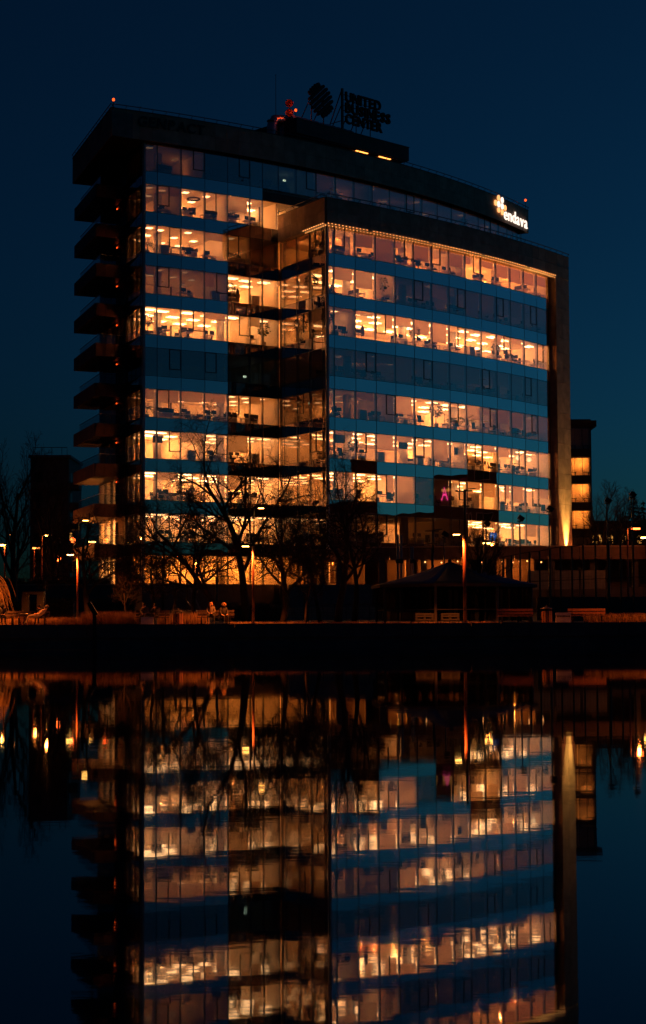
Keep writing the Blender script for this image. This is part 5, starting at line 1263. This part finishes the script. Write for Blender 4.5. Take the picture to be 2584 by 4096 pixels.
# low rubble wall and railing behind the trees
lw = empty('rubble_wall', (1, 150, 1.95), 'low rubble stone wall behind the bare trees', 'wall')
rg3 = random.Random(9); m_ = MB(); z = 1.9; xw0, xw1 = gx(1150, 150), gx(1500, 150)
MB().prism([(xw0, 150.1), (xw1, 150.1), (xw1, 150.5), (xw0, 150.5)], 1.8, 2.95).build('core', MAT['stone_joint'], lw)
for row in range(5):
    x = xw0
    while x < xw1:
        w_ = rg3.uniform(.25, .6); m_.box((x + w_ / 2, 150.08 + rg3.uniform(-.03, .03), z + .11), (w_ - .03, .16, .2)); x += w_
    z += .22
tag(m_.build('stones', MAT['stone'], lw), kind='stuff')
rl2 = empty('park_railing', (2, 140, 1.8), 'dark steel railing with top bar behind the trees', 'railing')
xw0, xw1 = gx(1245, 140), gx(1478, 140)
MB().tube([(xw0, 140, 3.05), (xw1, 140, 3.1)], .035, 5).build('top_rail', MAT['black_metal'], rl2)
for k in range(6): x = xw0 + (xw1 - xw0) * k / 5; MB().tube([(x, 140, 1.7), (x, 140, 3.08)], .03, 5).build('post', MAT['black_metal'], rl2)
# plinth facing panels under the flank
pf = empty('beige_site_wall', (1, 158, 2.3), 'beige panelled wall under the front wing behind the trees', 'wall')
xw0, xw1 = gx(1155, 158), gx(1490, 158)
for k in range(5):
    a = xw0 + (xw1 - xw0) * k / 5; MB().box((a + (xw1 - xw0) / 10, 158 + random.uniform(-.01, .01), 3.6), ((xw1 - xw0) / 5 - .04, .12, 3.0)).build('wall_panel', MAT['concrete'], pf)
# retaining wall with clipped hedge at the far left
rw = empty('retaining_wall', (-26, 166, 2.9), 'dark retaining wall left of the building', 'wall')
MB().prism([(-60, 165.8), (-19.5, 165.8), (-19.5, 166.3), (-60, 166.3)], 2.0, 5.3).build('wall_body', MAT['dark_wall'], rw)
MB().prism([(-60, 165.7), (-19.4, 165.7), (-19.4, 166.4), (-60, 166.4)], 5.3, 5.42).build('coping', MAT['stone'], rw)

# ------------------------------------------------------------------ hedges and grasses
def hedge(x0, x1, y0, y1, z0, z1, n_, lab, mat='hedge_leaf', size=.12, seed=1, uneven=.12):
    rg2 = random.Random(seed); m_ = MB(); L_ = x1 - x0
    e = empty('hedge', ((x0 + x1) / 2, (y0 + y1) / 2, z0), lab, 'hedge')
    core = MB(); ns = max(2, int(L_ / .8))
    tz = [z1 - .15 + rg2.uniform(-uneven, uneven) for _ in range(ns + 1)]
    for i in range(ns): a = x0 + .1 + (L_ - .2) * i / ns; c = x0 + .1 + (L_ - .2) * (i + 1) / ns; core.prism([(a, y0 + .12), (c, y0 + .12), (c, y1 - .12), (a, y1 - .12)], z0, tz[i])
    core.build('branch_core', MAT['soil'], e)
    for _ in range(n_):
        x = rg2.uniform(x0, x1); side = rg2.random(); i = int((x - x0) / L_ * ns)
        top = tz[min(i, ns)] + .15
        if side < .6: p = Vector((x, y0 + rg2.uniform(-.05, .18), rg2.uniform(z0, top)))
        else: p = Vector((x, rg2.uniform(y0, y1), top + rg2.uniform(-.15, .1)))
        d_ = Vector((rg2.uniform(-1, 1), rg2.uniform(-1, .4), rg2.uniform(-.3, 1))).normalized(); s_ = d_.cross(Vector((rg2.uniform(-1, 1), rg2.uniform(-1, 1), .3))).normalized(); L2 = size * rg2.uniform(.6, 1.4)
        m_.add([p, p + d_ * L2 * .5 + s_ * L2 * .3, p + d_ * L2, p + d_ * L2 * .5 - s_ * L2 * .3], [(0, 1, 2, 3)])
    tag(m_.build('leaves', MAT[mat], e), kind='stuff')
hedge(gx(-30, 133), gx(300, 133), 132.4, 133.6, 1.6, gz(2403, 133, 150), 5000, 'long clipped hedge behind the reclining person', seed=2)
hedge(-48, -19.8, 166.4, 167.3, 5.3, gz(2316, 166.5, 200), 3500, 'clipped hedge on the retaining wall, far left', seed=3, size=.16)
hedge(gx(925, 146), gx(1150, 146), 145.5, 146.8, 1.9, gz(2418, 146, 1000), 2500, 'rough low hedge right of the second lamp post', 'dry_grass', .16, 4, .3)
hedge(gx(345, 148), gx(545, 148), 147.5, 148.5, 1.9, gz(2405, 148, 450), 2200, 'dim hedge behind the water-edge information panel', seed=5)
hedge(gx(880, 150), gx(990, 150), 149.5, 150.5, 1.9, gz(2425, 150, 940), 1200, 'rounded bush behind the curly-haired sitter', 'dry_grass', .15, 6, .25)
def tufts(name, x0, x1, y0, y1, n_, h0, h1, lab, mat, seed, z=1.5, lean=.25, blades=7):
    rg2 = random.Random(seed); m_ = MB()
    for _ in range(n_):
        cx, cy = rg2.uniform(x0, x1), rg2.uniform(y0, y1)
        for _b in range(blades):
            h = rg2.uniform(h0, h1); a = rg2.uniform(0, 6.28); l1 = rg2.uniform(0, lean) * h; b0 = Vector((cx + rg2.uniform(-.12, .12), cy + rg2.uniform(-.1, .1), z)); w_ = rg2.uniform(.008, .016)
            d_ = Vector((math.cos(a), math.sin(a), 0)); sd_ = Vector((-d_.y, d_.x, 0)) * w_; mid = b0 + d_ * l1 * .35 + Vector((0, 0, h * .6)); tip = b0 + d_ * l1 + Vector((0, 0, h))
            m_.add([b0 - sd_, b0 + sd_, mid + sd_ * .7, mid - sd_ * .7, tip], [(0, 1, 2, 3), (3, 2, 4)])
    o = m_.build(name, MAT[mat]); tag(o, lab, 'grass', None, 'stuff'); return o
tufts('reed_bed', gx(330, 119), gx(560, 119), 118.2, 120.2, 520, .5, 1.05, 'dry reeds glowing orange along the promenade left', 'dry_grass', 1)
tufts('low_planting', gx(-20, 119), gx(330, 119), 118.2, 120.0, 800, .3, .62, 'low dry planting behind the reclining person', 'dry_grass', 2, blades=8)
tufts('reed_bed', gx(636, 119), gx(830, 119), 118.2, 120.0, 330, .45, .95, 'dry reeds between the bin and the seated woman', 'dry_grass', 3)
tufts('edge_grass', gx(915, 117.5), gx(1480, 117.5), 118.0, 118.7, 520, .08, .24, 'short dry grass along the wall in the middle', 'dry_grass', 4, lean=.6)
tufts('edge_grass', gx(1480, 117.5), gx(2000, 117.5), 118.0, 118.5, 200, .06, .2, 'thin dry grass along the wall before the tent', 'dry_grass', 5, lean=.6)
tufts('right_grass', gx(2350, 119), gx(2640, 119), 118.2, 120.5, 700, .25, .75, 'mounded dry grass at the right edge behind the bench', 'dry_grass', 6, lean=.7)

# ------------------------------------------------------------------ trees
def grow(tr, cr, rg2, p, d, L_, r0, level, P):
    n_ = P['seg'][level]; pts = [p.copy()]; rad = [r0]; dd = d.normalized(); curl = P['curl'][level]
    tw_ = Vector((rg2.uniform(-1, 1), rg2.uniform(-1, 1), rg2.uniform(-1, 1)))
    for i in range(n_):
        tw_ = (tw_ * .55 + Vector((rg2.uniform(-1, 1), rg2.uniform(-1, 1), rg2.uniform(-1, 1))) * .8)
        dd = (dd + tw_ * curl + Vector((0, 0, P['up'][level]))).normalized()
        pts.append(pts[-1] + dd * (L_ / n_)); rad.append(max(P['rmin'], r0 * (1 - (1 - P['taper']) * (i + 1) / n_)))
    (tr if level <= P['tl'] else cr).tube(pts, rad, (8, 6, 4, 3, 3)[min(level, 4)], 0, level < 2)
    if level >= P['levels']: return
    kids = P['kids'][level]
    for k in range(kids):
        f_ = P['start'][level] + (1 - P['start'][level]) * (k + rg2.random() * .8) / kids; f_ = min(f_, .999)
        i = min(int(f_ * n_), n_ - 1); q = pts[i] + (pts[i + 1] - pts[i]) * (f_ * n_ - i); t_ = (pts[i + 1] - pts[i]).normalized()
        a = k * 2.4 + rg2.uniform(-.5, .5); o1 = t_.orthogonal().normalized(); o2 = t_.cross(o1); ang = P['angle'][level] * rg2.uniform(.7, 1.25)
        nd = t_ * math.cos(ang) + (o1 * math.cos(a) + o2 * math.sin(a)) * math.sin(ang)
        grow(tr, cr, rg2, q, nd, L_ * P['ratio'][level] * rg2.uniform(.65, 1.15) * (1.15 - .45 * f_), max(P['rmin'], rad[i] * .6), level + 1, P)
WILLOW = dict(levels=4, seg=[10, 10, 8, 7, 6], curl=[.12, .22, .30, .36, .4], up=[.05, .05, .02, -.01, -.03], kids=[8, 8, 7, 5], start=[.28, .2, .12, .08], angle=[.75, .85, .85, .8], ratio=[.66, .58, .58, .78], taper=.35, rmin=.009, tl=1)
UPRIGHT = dict(levels=4, seg=[8, 8, 7, 5, 4], curl=[.07, .10, .12, .16, .2], up=[.06, .10, .10, .06, .03], kids=[9, 7, 6, 5], start=[.22, .2, .15, .1], angle=[.65, .6, .55, .55], ratio=[.62, .55, .55, .55], taper=.35, rmin=.010, tl=1)
def tree(px, Y, h, r0, lean, P, lab, seed, mat='bark', base=None, name='bare_tree', group='bare trees in the park'):
    x = gx(px, Y); z = ground_z(Y) - .05 if base is None else base; e = empty(name, (x, Y, z), lab, 'tree', group)
    tr, cr = MB(), MB(); grow(tr, cr, random.Random(seed), Vector((x, Y, z)), Vector(lean), h * .72, r0, 0, P)
    tr.build('trunk', MAT[mat], e, True); cr.build('crown', MAT[mat], e)
tree(985, 124.5, 14.8, .30, (-.04, .03, 1), WILLOW, 'tall twisted willow in front of the recessed corner', 11)
tree(925, 122.5, 11.6, .24, (-.62, .05, .8), dict(WILLOW, up=[.07, .03, .0, -.01, -.03]), 'leaning twisted willow sweeping left across the ground floor', 12)
tree(1130, 121.8, 8.6, .22, (.15, .0, 1), WILLOW, 'low spreading twisted tree between two lamps', 13)
tree(1352, 121.5, 11.0, .26, (.05, .0, 1), dict(WILLOW, angle=[.6, .7, .75, .8], up=[.05, .07, .04, .02, 0], kids=[7, 6, 6, 4]), 'broad bare tree left of the striped tent', 14)
tree(1415, 127.0, 11.5, .2, (.12, .0, 1), dict(WILLOW, angle=[.55, .65, .7, .8], up=[.05, .09, .04, .02, 0], kids=[6, 5, 5, 3]), 'second bare tree just left of the tent', 19)
tree(1222, 119.6, 6.2, .09, (.03, 0, 1), UPRIGHT, 'thin orange-lit sapling beside the lamp post', 15)
tree(1925, 126.5, 7.0, .17, (.02, 0, 1), UPRIGHT, 'bare upright tree rising behind the tent roof', 16)
tree(355, 129.0, 8.4, .24, (-.1, 0, 1), WILLOW, 'dark twisted tree below the balconies', 17)
tree(505, 121.5, 4.8, .10, (.05, 0, 1), dict(UPRIGHT, angle=[.7, .75, .8, .8]), 'small orange-lit tree by the ground floor corner', 18)
tree(60, 150, 15, .3, (.02, 0, 1), UPRIGHT, 'tall dark bare tree at the left edge', 31, group='bare trees behind the park')
tree(215, 172, 13, .28, (.0, 0, 1), UPRIGHT, 'dark bare tree in front of the apartment tower', 32, group='bare trees behind the park')
tree(2405, 215, 14, .3, (0, 0, 1), UPRIGHT, 'bare tree right of the annex, rounded crown', 33, group='bare trees behind the park')
tree(2462, 225, 14.5, .3, (.04, 0, 1), UPRIGHT, 'bare tree between the two right floodlight poles', 34, group='bare trees behind the park')
tree(775, 127.0, 9.5, .18, (-.1, 0, 1), dict(WILLOW, kids=[8, 7, 6, 5]), 'twisted tree behind the seated woman, over the lit lower floors', 41)
tree(610, 131.0, 7.5, .15, (.1, 0, 1), dict(WILLOW, kids=[7, 7, 6, 5]), 'twisted tree behind the pair with the white board', 42)
tree(1280, 129.0, 9.0, .16, (-.06, 0, 1), dict(WILLOW, kids=[7, 7, 6, 4]), 'thin twisted tree behind the orange-lit sapling', 43)
# weeping willow fronds at the left edge
x, Y = gx(-72, 119.5), 119.5; e = empty('weeping_willow', (x, Y, 1.5), 'weeping willow at the left edge with glowing yellow hanging twigs', 'tree')
rg4 = random.Random(4); tr = MB(); tr.tube([(x, Y, 1.5), (x + .05, Y, 3.2), (x + .1, Y, 5.0)], [.2, .17, .12], 8).build('trunk', MAT['bark'], e, True)
cr = MB()
for k in range(110):
    a = rg4.uniform(0, 6.28); d_ = Vector((math.cos(a), math.sin(a) * .7, rg4.uniform(.3, 1.1))); pts = [Vector((x + .1, Y, 4.6 + rg4.uniform(-.9, .4)))]; L_ = rg4.uniform(1.6, 3.4)
    for j in range(9): d_ = (d_.normalized() + Vector((rg4.uniform(-.06, .06), rg4.uniform(-.06, .06), -.36))).normalized(); pts.append(pts[-1] + d_ * L_ / 9)
    pts = [q for q in pts if q.z > 1.6]
    if len(pts) > 2: cr.tube(pts, [.016 * (1 - .5 * i / len(pts)) for i in range(len(pts))], 3, 0, False)
cr.build('crown', MAT['willow_bark'], e)
# conifers at the right
def conifer(px, Y, pt, lab, seed):
    rg2 = random.Random(seed); x = gx(px, Y); z0 = ground_z(Y); top = gz(pt, Y, px); h = top - z0; e = empty('fir_tree', (x, Y, z0), lab, 'tree', 'firs on the right')
    MB().tube([(x, Y, z0), (x, Y, top)], [.25, .03], 7).build('trunk', MAT['bark'], e); m_ = MB()
    nl = int(h * 2.2)
    for i in range(nl):
        f_ = i / nl; z = z0 + 1.2 + (h - 1.2) * f_; rr = (1 - f_) ** .85 * h * .22 + .1
        for k in range(9):
            a = rg2.uniform(0, 6.28); L_ = rr * rg2.uniform(.7, 1.15); d_ = Vector((math.cos(a), math.sin(a), 0)); s_ = Vector((-d_.y, d_.x, 0)); p = Vector((x, Y, z + rg2.uniform(-.2, .2)))
            for j in range(4):
                q = p + d_ * L_ * (j + .5) / 4 + Vector((0, 0, -.12 * L_ * ((j + 1) / 4) ** 2)); w_ = .28 * L_ * (1 - j / 5)
                m_.add([q - s_ * w_ * .6 + Vector((0, 0, rg2.uniform(-.2, .1))), q + d_ * L_ * .3, q + s_ * w_ * .6 + Vector((0, 0, rg2.uniform(-.2, .1))), q - d_ * .1 + Vector((0, 0, .12))], [(0, 1, 2, 3)])
    m_.build('crown', MAT['conifer'], e)
for k, (px, Y, pt, lab) in enumerate(((2540, 235, 1957, 'tallest dark fir near the right edge'), (2578, 228, 2000, 'dark fir cut by the right edge'), (2500, 240, 2040, 'shorter fir left of the tallest fir'), (2432, 245, 2060, 'dark fir behind the bare trees on the right'), (2380, 250, 2085, 'low fir just right of the annex'))): conifer(px, Y, pt, lab, 50 + k)

# ------------------------------------------------------------------ people
BONES = [('pelvis', 'spine'), ('spine', 'chest'), ('chest', 'neck'), ('neck', 'skull'), ('skull', 'crown'), ('skull', 'nose'), ('chest', 'sh_l'), ('chest', 'sh_r'), ('sh_l', 'el_l'), ('sh_r', 'el_r'), ('el_l', 'wr_l'), ('el_r', 'wr_r'),
         ('wr_l', 'pa_l'), ('wr_r', 'pa_r'), ('pelvis', 'hip_l'), ('pelvis', 'hip_r'), ('hip_l', 'kn_l'), ('hip_r', 'kn_r'), ('kn_l', 'an_l'), ('kn_r', 'an_r'), ('an_l', 'to_l'), ('an_r', 'to_r')]
RAD = dict(pelvis=.15, spine=.15, chest=.16, neck=.06, skull=.10, crown=.085, nose=.018, sh=.085, el=.058, wr=.04, pa=.036, hip=.10, kn=.07, an=.05, to=.038)
def person(loc, J, mats, label, group, hair='short', rz=0.0, sc=1.0, bulk=1.0):
    """J: joint positions (x right, y away from the lake, z up); mats: skin, top, legs, shoe, hair"""
    names = list(J); idx = {n_: i for i, n_ in enumerate(names)}; vs = [Vector(J[n_]) for n_ in names]
    es = [(idx[a], idx[b_]) for a, b_ in BONES]; rad = [RAD[n_.split('_')[0]] * (bulk if n_.split('_')[0] in ('spine', 'chest', 'pelvis', 'sh', 'el') else 1) for n_ in names]
    seg_mat = []
    for a, b_ in BONES:
        k = 0 if b_ in ('skull', 'crown', 'nose') or b_.startswith('pa') else 2 if a.startswith(('hip', 'kn')) or b_.startswith('hip') else 3 if a.startswith('an') else 1
        seg_mat.append((Vector(J[a]), Vector(J[b_]), k))
    for s_ in 'lr':                                                   # five fingers, thumb from the side of the palm
        w, p_ = Vector(J['wr_' + s_]), Vector(J['pa_' + s_]); f_ = (p_ - w).normalized(); sd_ = f_.cross(Vector((0, 0, 1))); sd_ = sd_.normalized() if sd_.length > .1 else Vector((1, 0, 0)); nn = f_.cross(sd_)
        for k, (o1, L_) in enumerate(((-.03, .07), (-.01, .085), (.012, .08), (.032, .06))):
            a = p_ + sd_ * o1 + f_ * .02; m1 = a + f_ * L_ * .5 - nn * .01; t_ = a + f_ * L_ * .8 - nn * .035
            i0 = len(vs); vs += [a, m1, t_]; rad += [.010, .009, .008]; es += [(idx['pa_' + s_], i0), (i0, i0 + 1), (i0 + 1, i0 + 2)]; seg_mat.append((a, t_, 0))
        a = w + f_ * .03 + sd_ * .035; t_ = a + f_ * .05 + sd_ * .025; i0 = len(vs); vs += [a, t_]; rad += [.011, .009]; es += [(idx['wr_' + s_], i0), (i0, i0 + 1)]; seg_mat.append((a, t_, 0))
    me = bpy.data.meshes.new('person_skeleton'); me.from_pydata([tuple(v) for v in vs], es, []); ob = bpy.data.objects.new('person_skeleton', me); COL.objects.link(ob)
    ob.modifiers.new('skin', 'SKIN'); sub = ob.modifiers.new('sub', 'SUBSURF'); sub.levels = 1; sub.render_levels = 1
    for i, r_ in enumerate(rad): me.skin_vertices[0].data[i].radius = (r_, r_)
    me.skin_vertices[0].data[idx['pelvis']].use_root = True
    dg = bpy.context.evaluated_depsgraph_get(); dg.update(); body = bpy.data.meshes.new_from_object(ob.evaluated_get(dg)); bpy.data.objects.remove(ob)
    body.materials.clear()
    for m_ in mats[:4]: body.materials.append(MAT[m_])
    for pl_ in body.polygons:
        c = pl_.center; best = None
        for a, b_, k in seg_mat:
            ab = b_ - a; t_ = max(0, min(1, (c - a).dot(ab) / max(ab.length_squared, 1e-9))); d_ = (c - a - ab * t_).length
            if best is None or d_ < best[0]: best = (d_, k)
        pl_.material_index = best[1]; pl_.use_smooth = True
    o = bpy.data.objects.new('person', body); COL.objects.link(o); o.location = loc; o.rotation_euler[2] = rz; o.scale = (sc, sc, sc); tag(o, label, 'person', group); ORG[o] = Vector((0, 0, 0))
    sk, cr = Vector(J['skull']), Vector(J['crown']); back = (sk - Vector(J['nose'])); back.z = 0; back = back.normalized() if back.length > .01 else Vector((0, 1, 0))
    h = MB()
    if hair == 'short': h.ball(tuple(cr + back * .03 + Vector((0, 0, .005))), .115, 0, 12, 8, (1, 1, .95))
    elif hair == 'long':
        h.ball(tuple(cr + back * .03), .122, 0, 12, 8); h.tube([cr + back * .07, sk + back * .11 + Vector((0, 0, -.08)), sk + back * .12 + Vector((0, 0, -.34))], [.10, .105, .06], 8)
        sd_ = back.cross(Vector((0, 0, 1)))
        for q in (-1, 1): h.tube([cr + sd_ * q * .09, sk + sd_ * q * .105 + Vector((0, 0, -.06)), sk + sd_ * q * .10 + Vector((0, 0, -.32))], [.04, .045, .025], 6)
    elif hair == 'curly':
        rg2 = random.Random(8)
        for k in range(60):
            a, b2 = rg2.uniform(0, 6.28), rg2.uniform(-.5, 1.5); d_ = Vector((math.cos(a) * math.cos(b2), math.sin(a) * math.cos(b2), math.sin(b2)))
            if d_.dot(-back) > .55 and d_.z < .4: continue
            h.ball(tuple((sk + cr) / 2 + back * .04 + d_ * .12), rg2.uniform(.045, .065), 0, 6, 4)
    elif hair == 'cap':
        h.ball(tuple(cr + Vector((0, 0, .01))), .122, 0, 12, 8, (1, 1, .8)); h.box(tuple(cr - back * .12 + Vector((0, 0, -.02))), (.16, .14, .02), math.atan2(-back.x, back.y))
    elif hair == 'hood': h.ball(tuple((sk + cr) / 2 + back * .05), .15, 0, 12, 8, (1, 1, 1.05))
    ho = h.build('hair' if hair not in ('cap', 'hood') else hair, MAT[mats[4]], o, True); ho.location = (0, 0, 0)
    return o
def seated(dx=0.0, lean=0.0, look=(0, -1), kneespread=.14, feet=-.02, arms='lap', out=-.46, turn=0.0):
    """a sitter on a 0.45 m bench, facing the lake (-y); everything in metres from the seat's ground point"""
    lx, ly = look; S = Vector((lean * .5, .02, 0)); hz = 1.16
    J = dict(pelvis=(0, .04, .56), spine=(lean * .4, .06, .76), chest=(lean, .05, .97), neck=(lean * 1.15, .02, 1.13))
    hd = Vector((lean * 1.25 + lx * .03, ly * .03, 1.225)); J['skull'] = tuple(hd); J['crown'] = (hd.x, hd.y, 1.30); J['nose'] = (hd.x + lx * .115, hd.y + ly * .115, 1.22)
    J['sh_l'] = (lean - .19, .05, 1.03); J['sh_r'] = (lean + .19, .05, 1.03)
    if arms == 'lap': J.update(el_l=(lean - .26, -.04, .80), el_r=(lean + .26, -.04, .80), wr_l=(-.10, -.26, .68), wr_r=(.10, -.26, .68), pa_l=(-.05, -.32, .67), pa_r=(.05, -.32, .67))
    elif arms == 'face': J.update(el_l=(lean - .22, -.2, .86), el_r=(lean + .24, -.12, .82), wr_l=(lean - .1, -.22, 1.06), wr_r=(.06, -.26, .70), pa_l=(lean - .04, -.18, 1.12), pa_r=(.0, -.30, .69))
    else: J.update(el_l=(lean - .27, -.02, .80), el_r=(lean + .27, -.02, .80), wr_l=(-.2, -.24, .62), wr_r=(.2, -.24, .62), pa_l=(-.2, -.31, .6), pa_r=(.2, -.31, .6))
    J.update(hip_l=(-.1, .02, .53), hip_r=(.1, .02, .53), kn_l=(-kneespread, out, .56), kn_r=(kneespread, out, .56), an_l=(-kneespread, out + feet, .10), an_r=(kneespread, out + feet, .10), to_l=(-kneespread - .02, out + feet - .17, .045), to_r=(kneespread + .02, out + feet - .17, .045))
    return J
GP = 'people on the promenade benches'
YP = 117.0
def spot(px, Y=YP): return (gx(px, Y), Y, 1.56)
person(spot(583), seated(0, -.08, (-.8, -.6), .16), ('skin', 'jacket_tan', 'trouser_dark', 'shoe', 'hair_dark'), 'sitter in a tan jacket looking down, left of the hooded friend', GP, 'short', -.35, 1.0, 1.35)
person(spot(626), seated(0, -.06, (-1, -.2), .12, arms='face'), ('skin', 'jacket_olive', 'trouser_dark', 'shoe', 'hair_dark'), 'sitter in an olive hooded coat resting a hand at the chin', GP, 'short', -.55, .98, 1.35)
person(spot(842), seated(0, .02, (.6, -.7), .2, arms='lap'), ('skin', 'jacket_tan', 'trouser_dark', 'shoe', 'hair_fair'), 'long-haired woman in a light coat facing the lake', GP, 'long', .1, 1.02, 1.3)
person(spot(892), seated(0, .05, (.5, .8), .14, arms='side'), ('skin', 'jacket_dark', 'trouser_dark', 'shoe', 'hair_fair'), 'curly-haired sitter in a dark coat turned away', GP, 'curly', .5, .98, 1.35)
# reclining person: leaning back to the right, legs stretched to the left
JR = dict(pelvis=(.12, 0, .55), spine=(.30, .02, .68), chest=(.50, .02, .82), neck=(.63, .0, .94), skull=(.68, -.01, 1.03), crown=(.70, -.01, 1.11), nose=(.57, -.04, 1.02), sh_l=(.46, -.17, .86), sh_r=(.52, .2, .90),
          el_l=(.30, -.28, .66), el_r=(.36, .26, .72), wr_l=(.10, -.24, .66), wr_r=(.14, .14, .70), pa_l=(.03, -.2, .67), pa_r=(.07, .08, .71), hip_l=(.06, -.09, .52), hip_r=(.06, .1, .52), kn_l=(-.38, -.16, .55), kn_r=(-.36, .1, .60),
          an_l=(-.52, -.2, .12), an_r=(-.66, .08, .17), to_l=(-.68, -.22, .06), to_r=(-.82, .07, .10))
person((gx(142), 0, 0) if False else (gx(142, 116.75), 116.75, 1.56), JR, ('skin', 'jacket_light', 'trouser_light', 'shoe', 'jacket_tan'), 'person in a pale jacket and cap reclining against a friend', GP, 'cap', 0, 1.06, 1.2)
person((gx(160, 117.25), 117.25, 1.56), seated(0, -.05, (-.9, -.3), .12), ('skin', 'jacket_dark', 'trouser_dark', 'shoe', 'hair_dark'), 'dark-clad friend half hidden behind the reclining person', GP, 'short', -.3, .92, 1.1)
person((gx(8, 117.1), 117.1, 1.56), seated(0, .05, (.9, -.4), .12), ('skin', 'jacket_dark', 'trouser_dark', 'shoe', 'jacket_dark'), 'dark hooded sitter cut by the left edge', GP, 'hood', .4, 1.0, 1.15)
# people behind the office glass
GO = 'people behind the office glass'
for arc, r, s_, off, lab, hair, jk in ((FRONT, 3, 2.15, -1.9, 'man seated at a desk, second row of the front wing near the corner', 'short', 'jacket_dark'), (FRONT, 6, 2.4, -1.7, 'long-haired person at a desk, fifth row of the front wing', 'long', 'jacket_dark'), (FRONT, 4, 15.6, -1.3, 'person bent over a desk, third row of the front wing', 'short', 'jacket_tan'), (FRONT, 7, 23.6, -1.6, 'long-haired person seated in the sixth row of the front wing', 'long', 'jacket_dark')):
    p = arc.pos(s_, off); person((p[0], p[1], fz(r) + .03), seated(0, .06, (.8, -.4), .12), ('skin', jk, 'trouser_dark', 'shoe', 'hair_dark'), lab, GO, hair, arc.head(s_) + .8, 1.0, 1.1)
    place(CHAIR, (p[0], p[1], fz(r)), arc.head(s_) + .8, 'chair under the seated worker, %s row of the front wing' % rown('F', r), 'chair', 'chairs under the office workers')
JS = dict(pelvis=(0, 0, .95), spine=(0, .01, 1.12), chest=(0, .01, 1.34), neck=(0, 0, 1.50), skull=(0, -.02, 1.60), crown=(0, -.01, 1.68), nose=(-.09, -.09, 1.59), sh_l=(-.19, 0, 1.41), sh_r=(.19, 0, 1.41), el_l=(-.27, -.04, 1.14), el_r=(.27, -.04, 1.14),
          wr_l=(-.22, -.2, .98), wr_r=(.26, -.12, .92), pa_l=(-.2, -.26, .96), pa_r=(.26, -.15, .85), hip_l=(-.1, 0, .9), hip_r=(.1, 0, .9), kn_l=(-.12, -.03, .49), kn_r=(.12, -.02, .49), an_l=(-.12, .02, .09), an_r=(.12, .03, .09), to_l=(-.14, -.14, .04), to_r=(.14, -.13, .04))
p = TALL.pos(5.9, -1.2); person((p[0], p[1], fz(8) + .0), JS, ('skin', 'jacket_dark', 'trouser_dark', 'shoe', 'hair_dark'), 'person standing in the ninth window row of the tall wing', GO, 'long', .3)
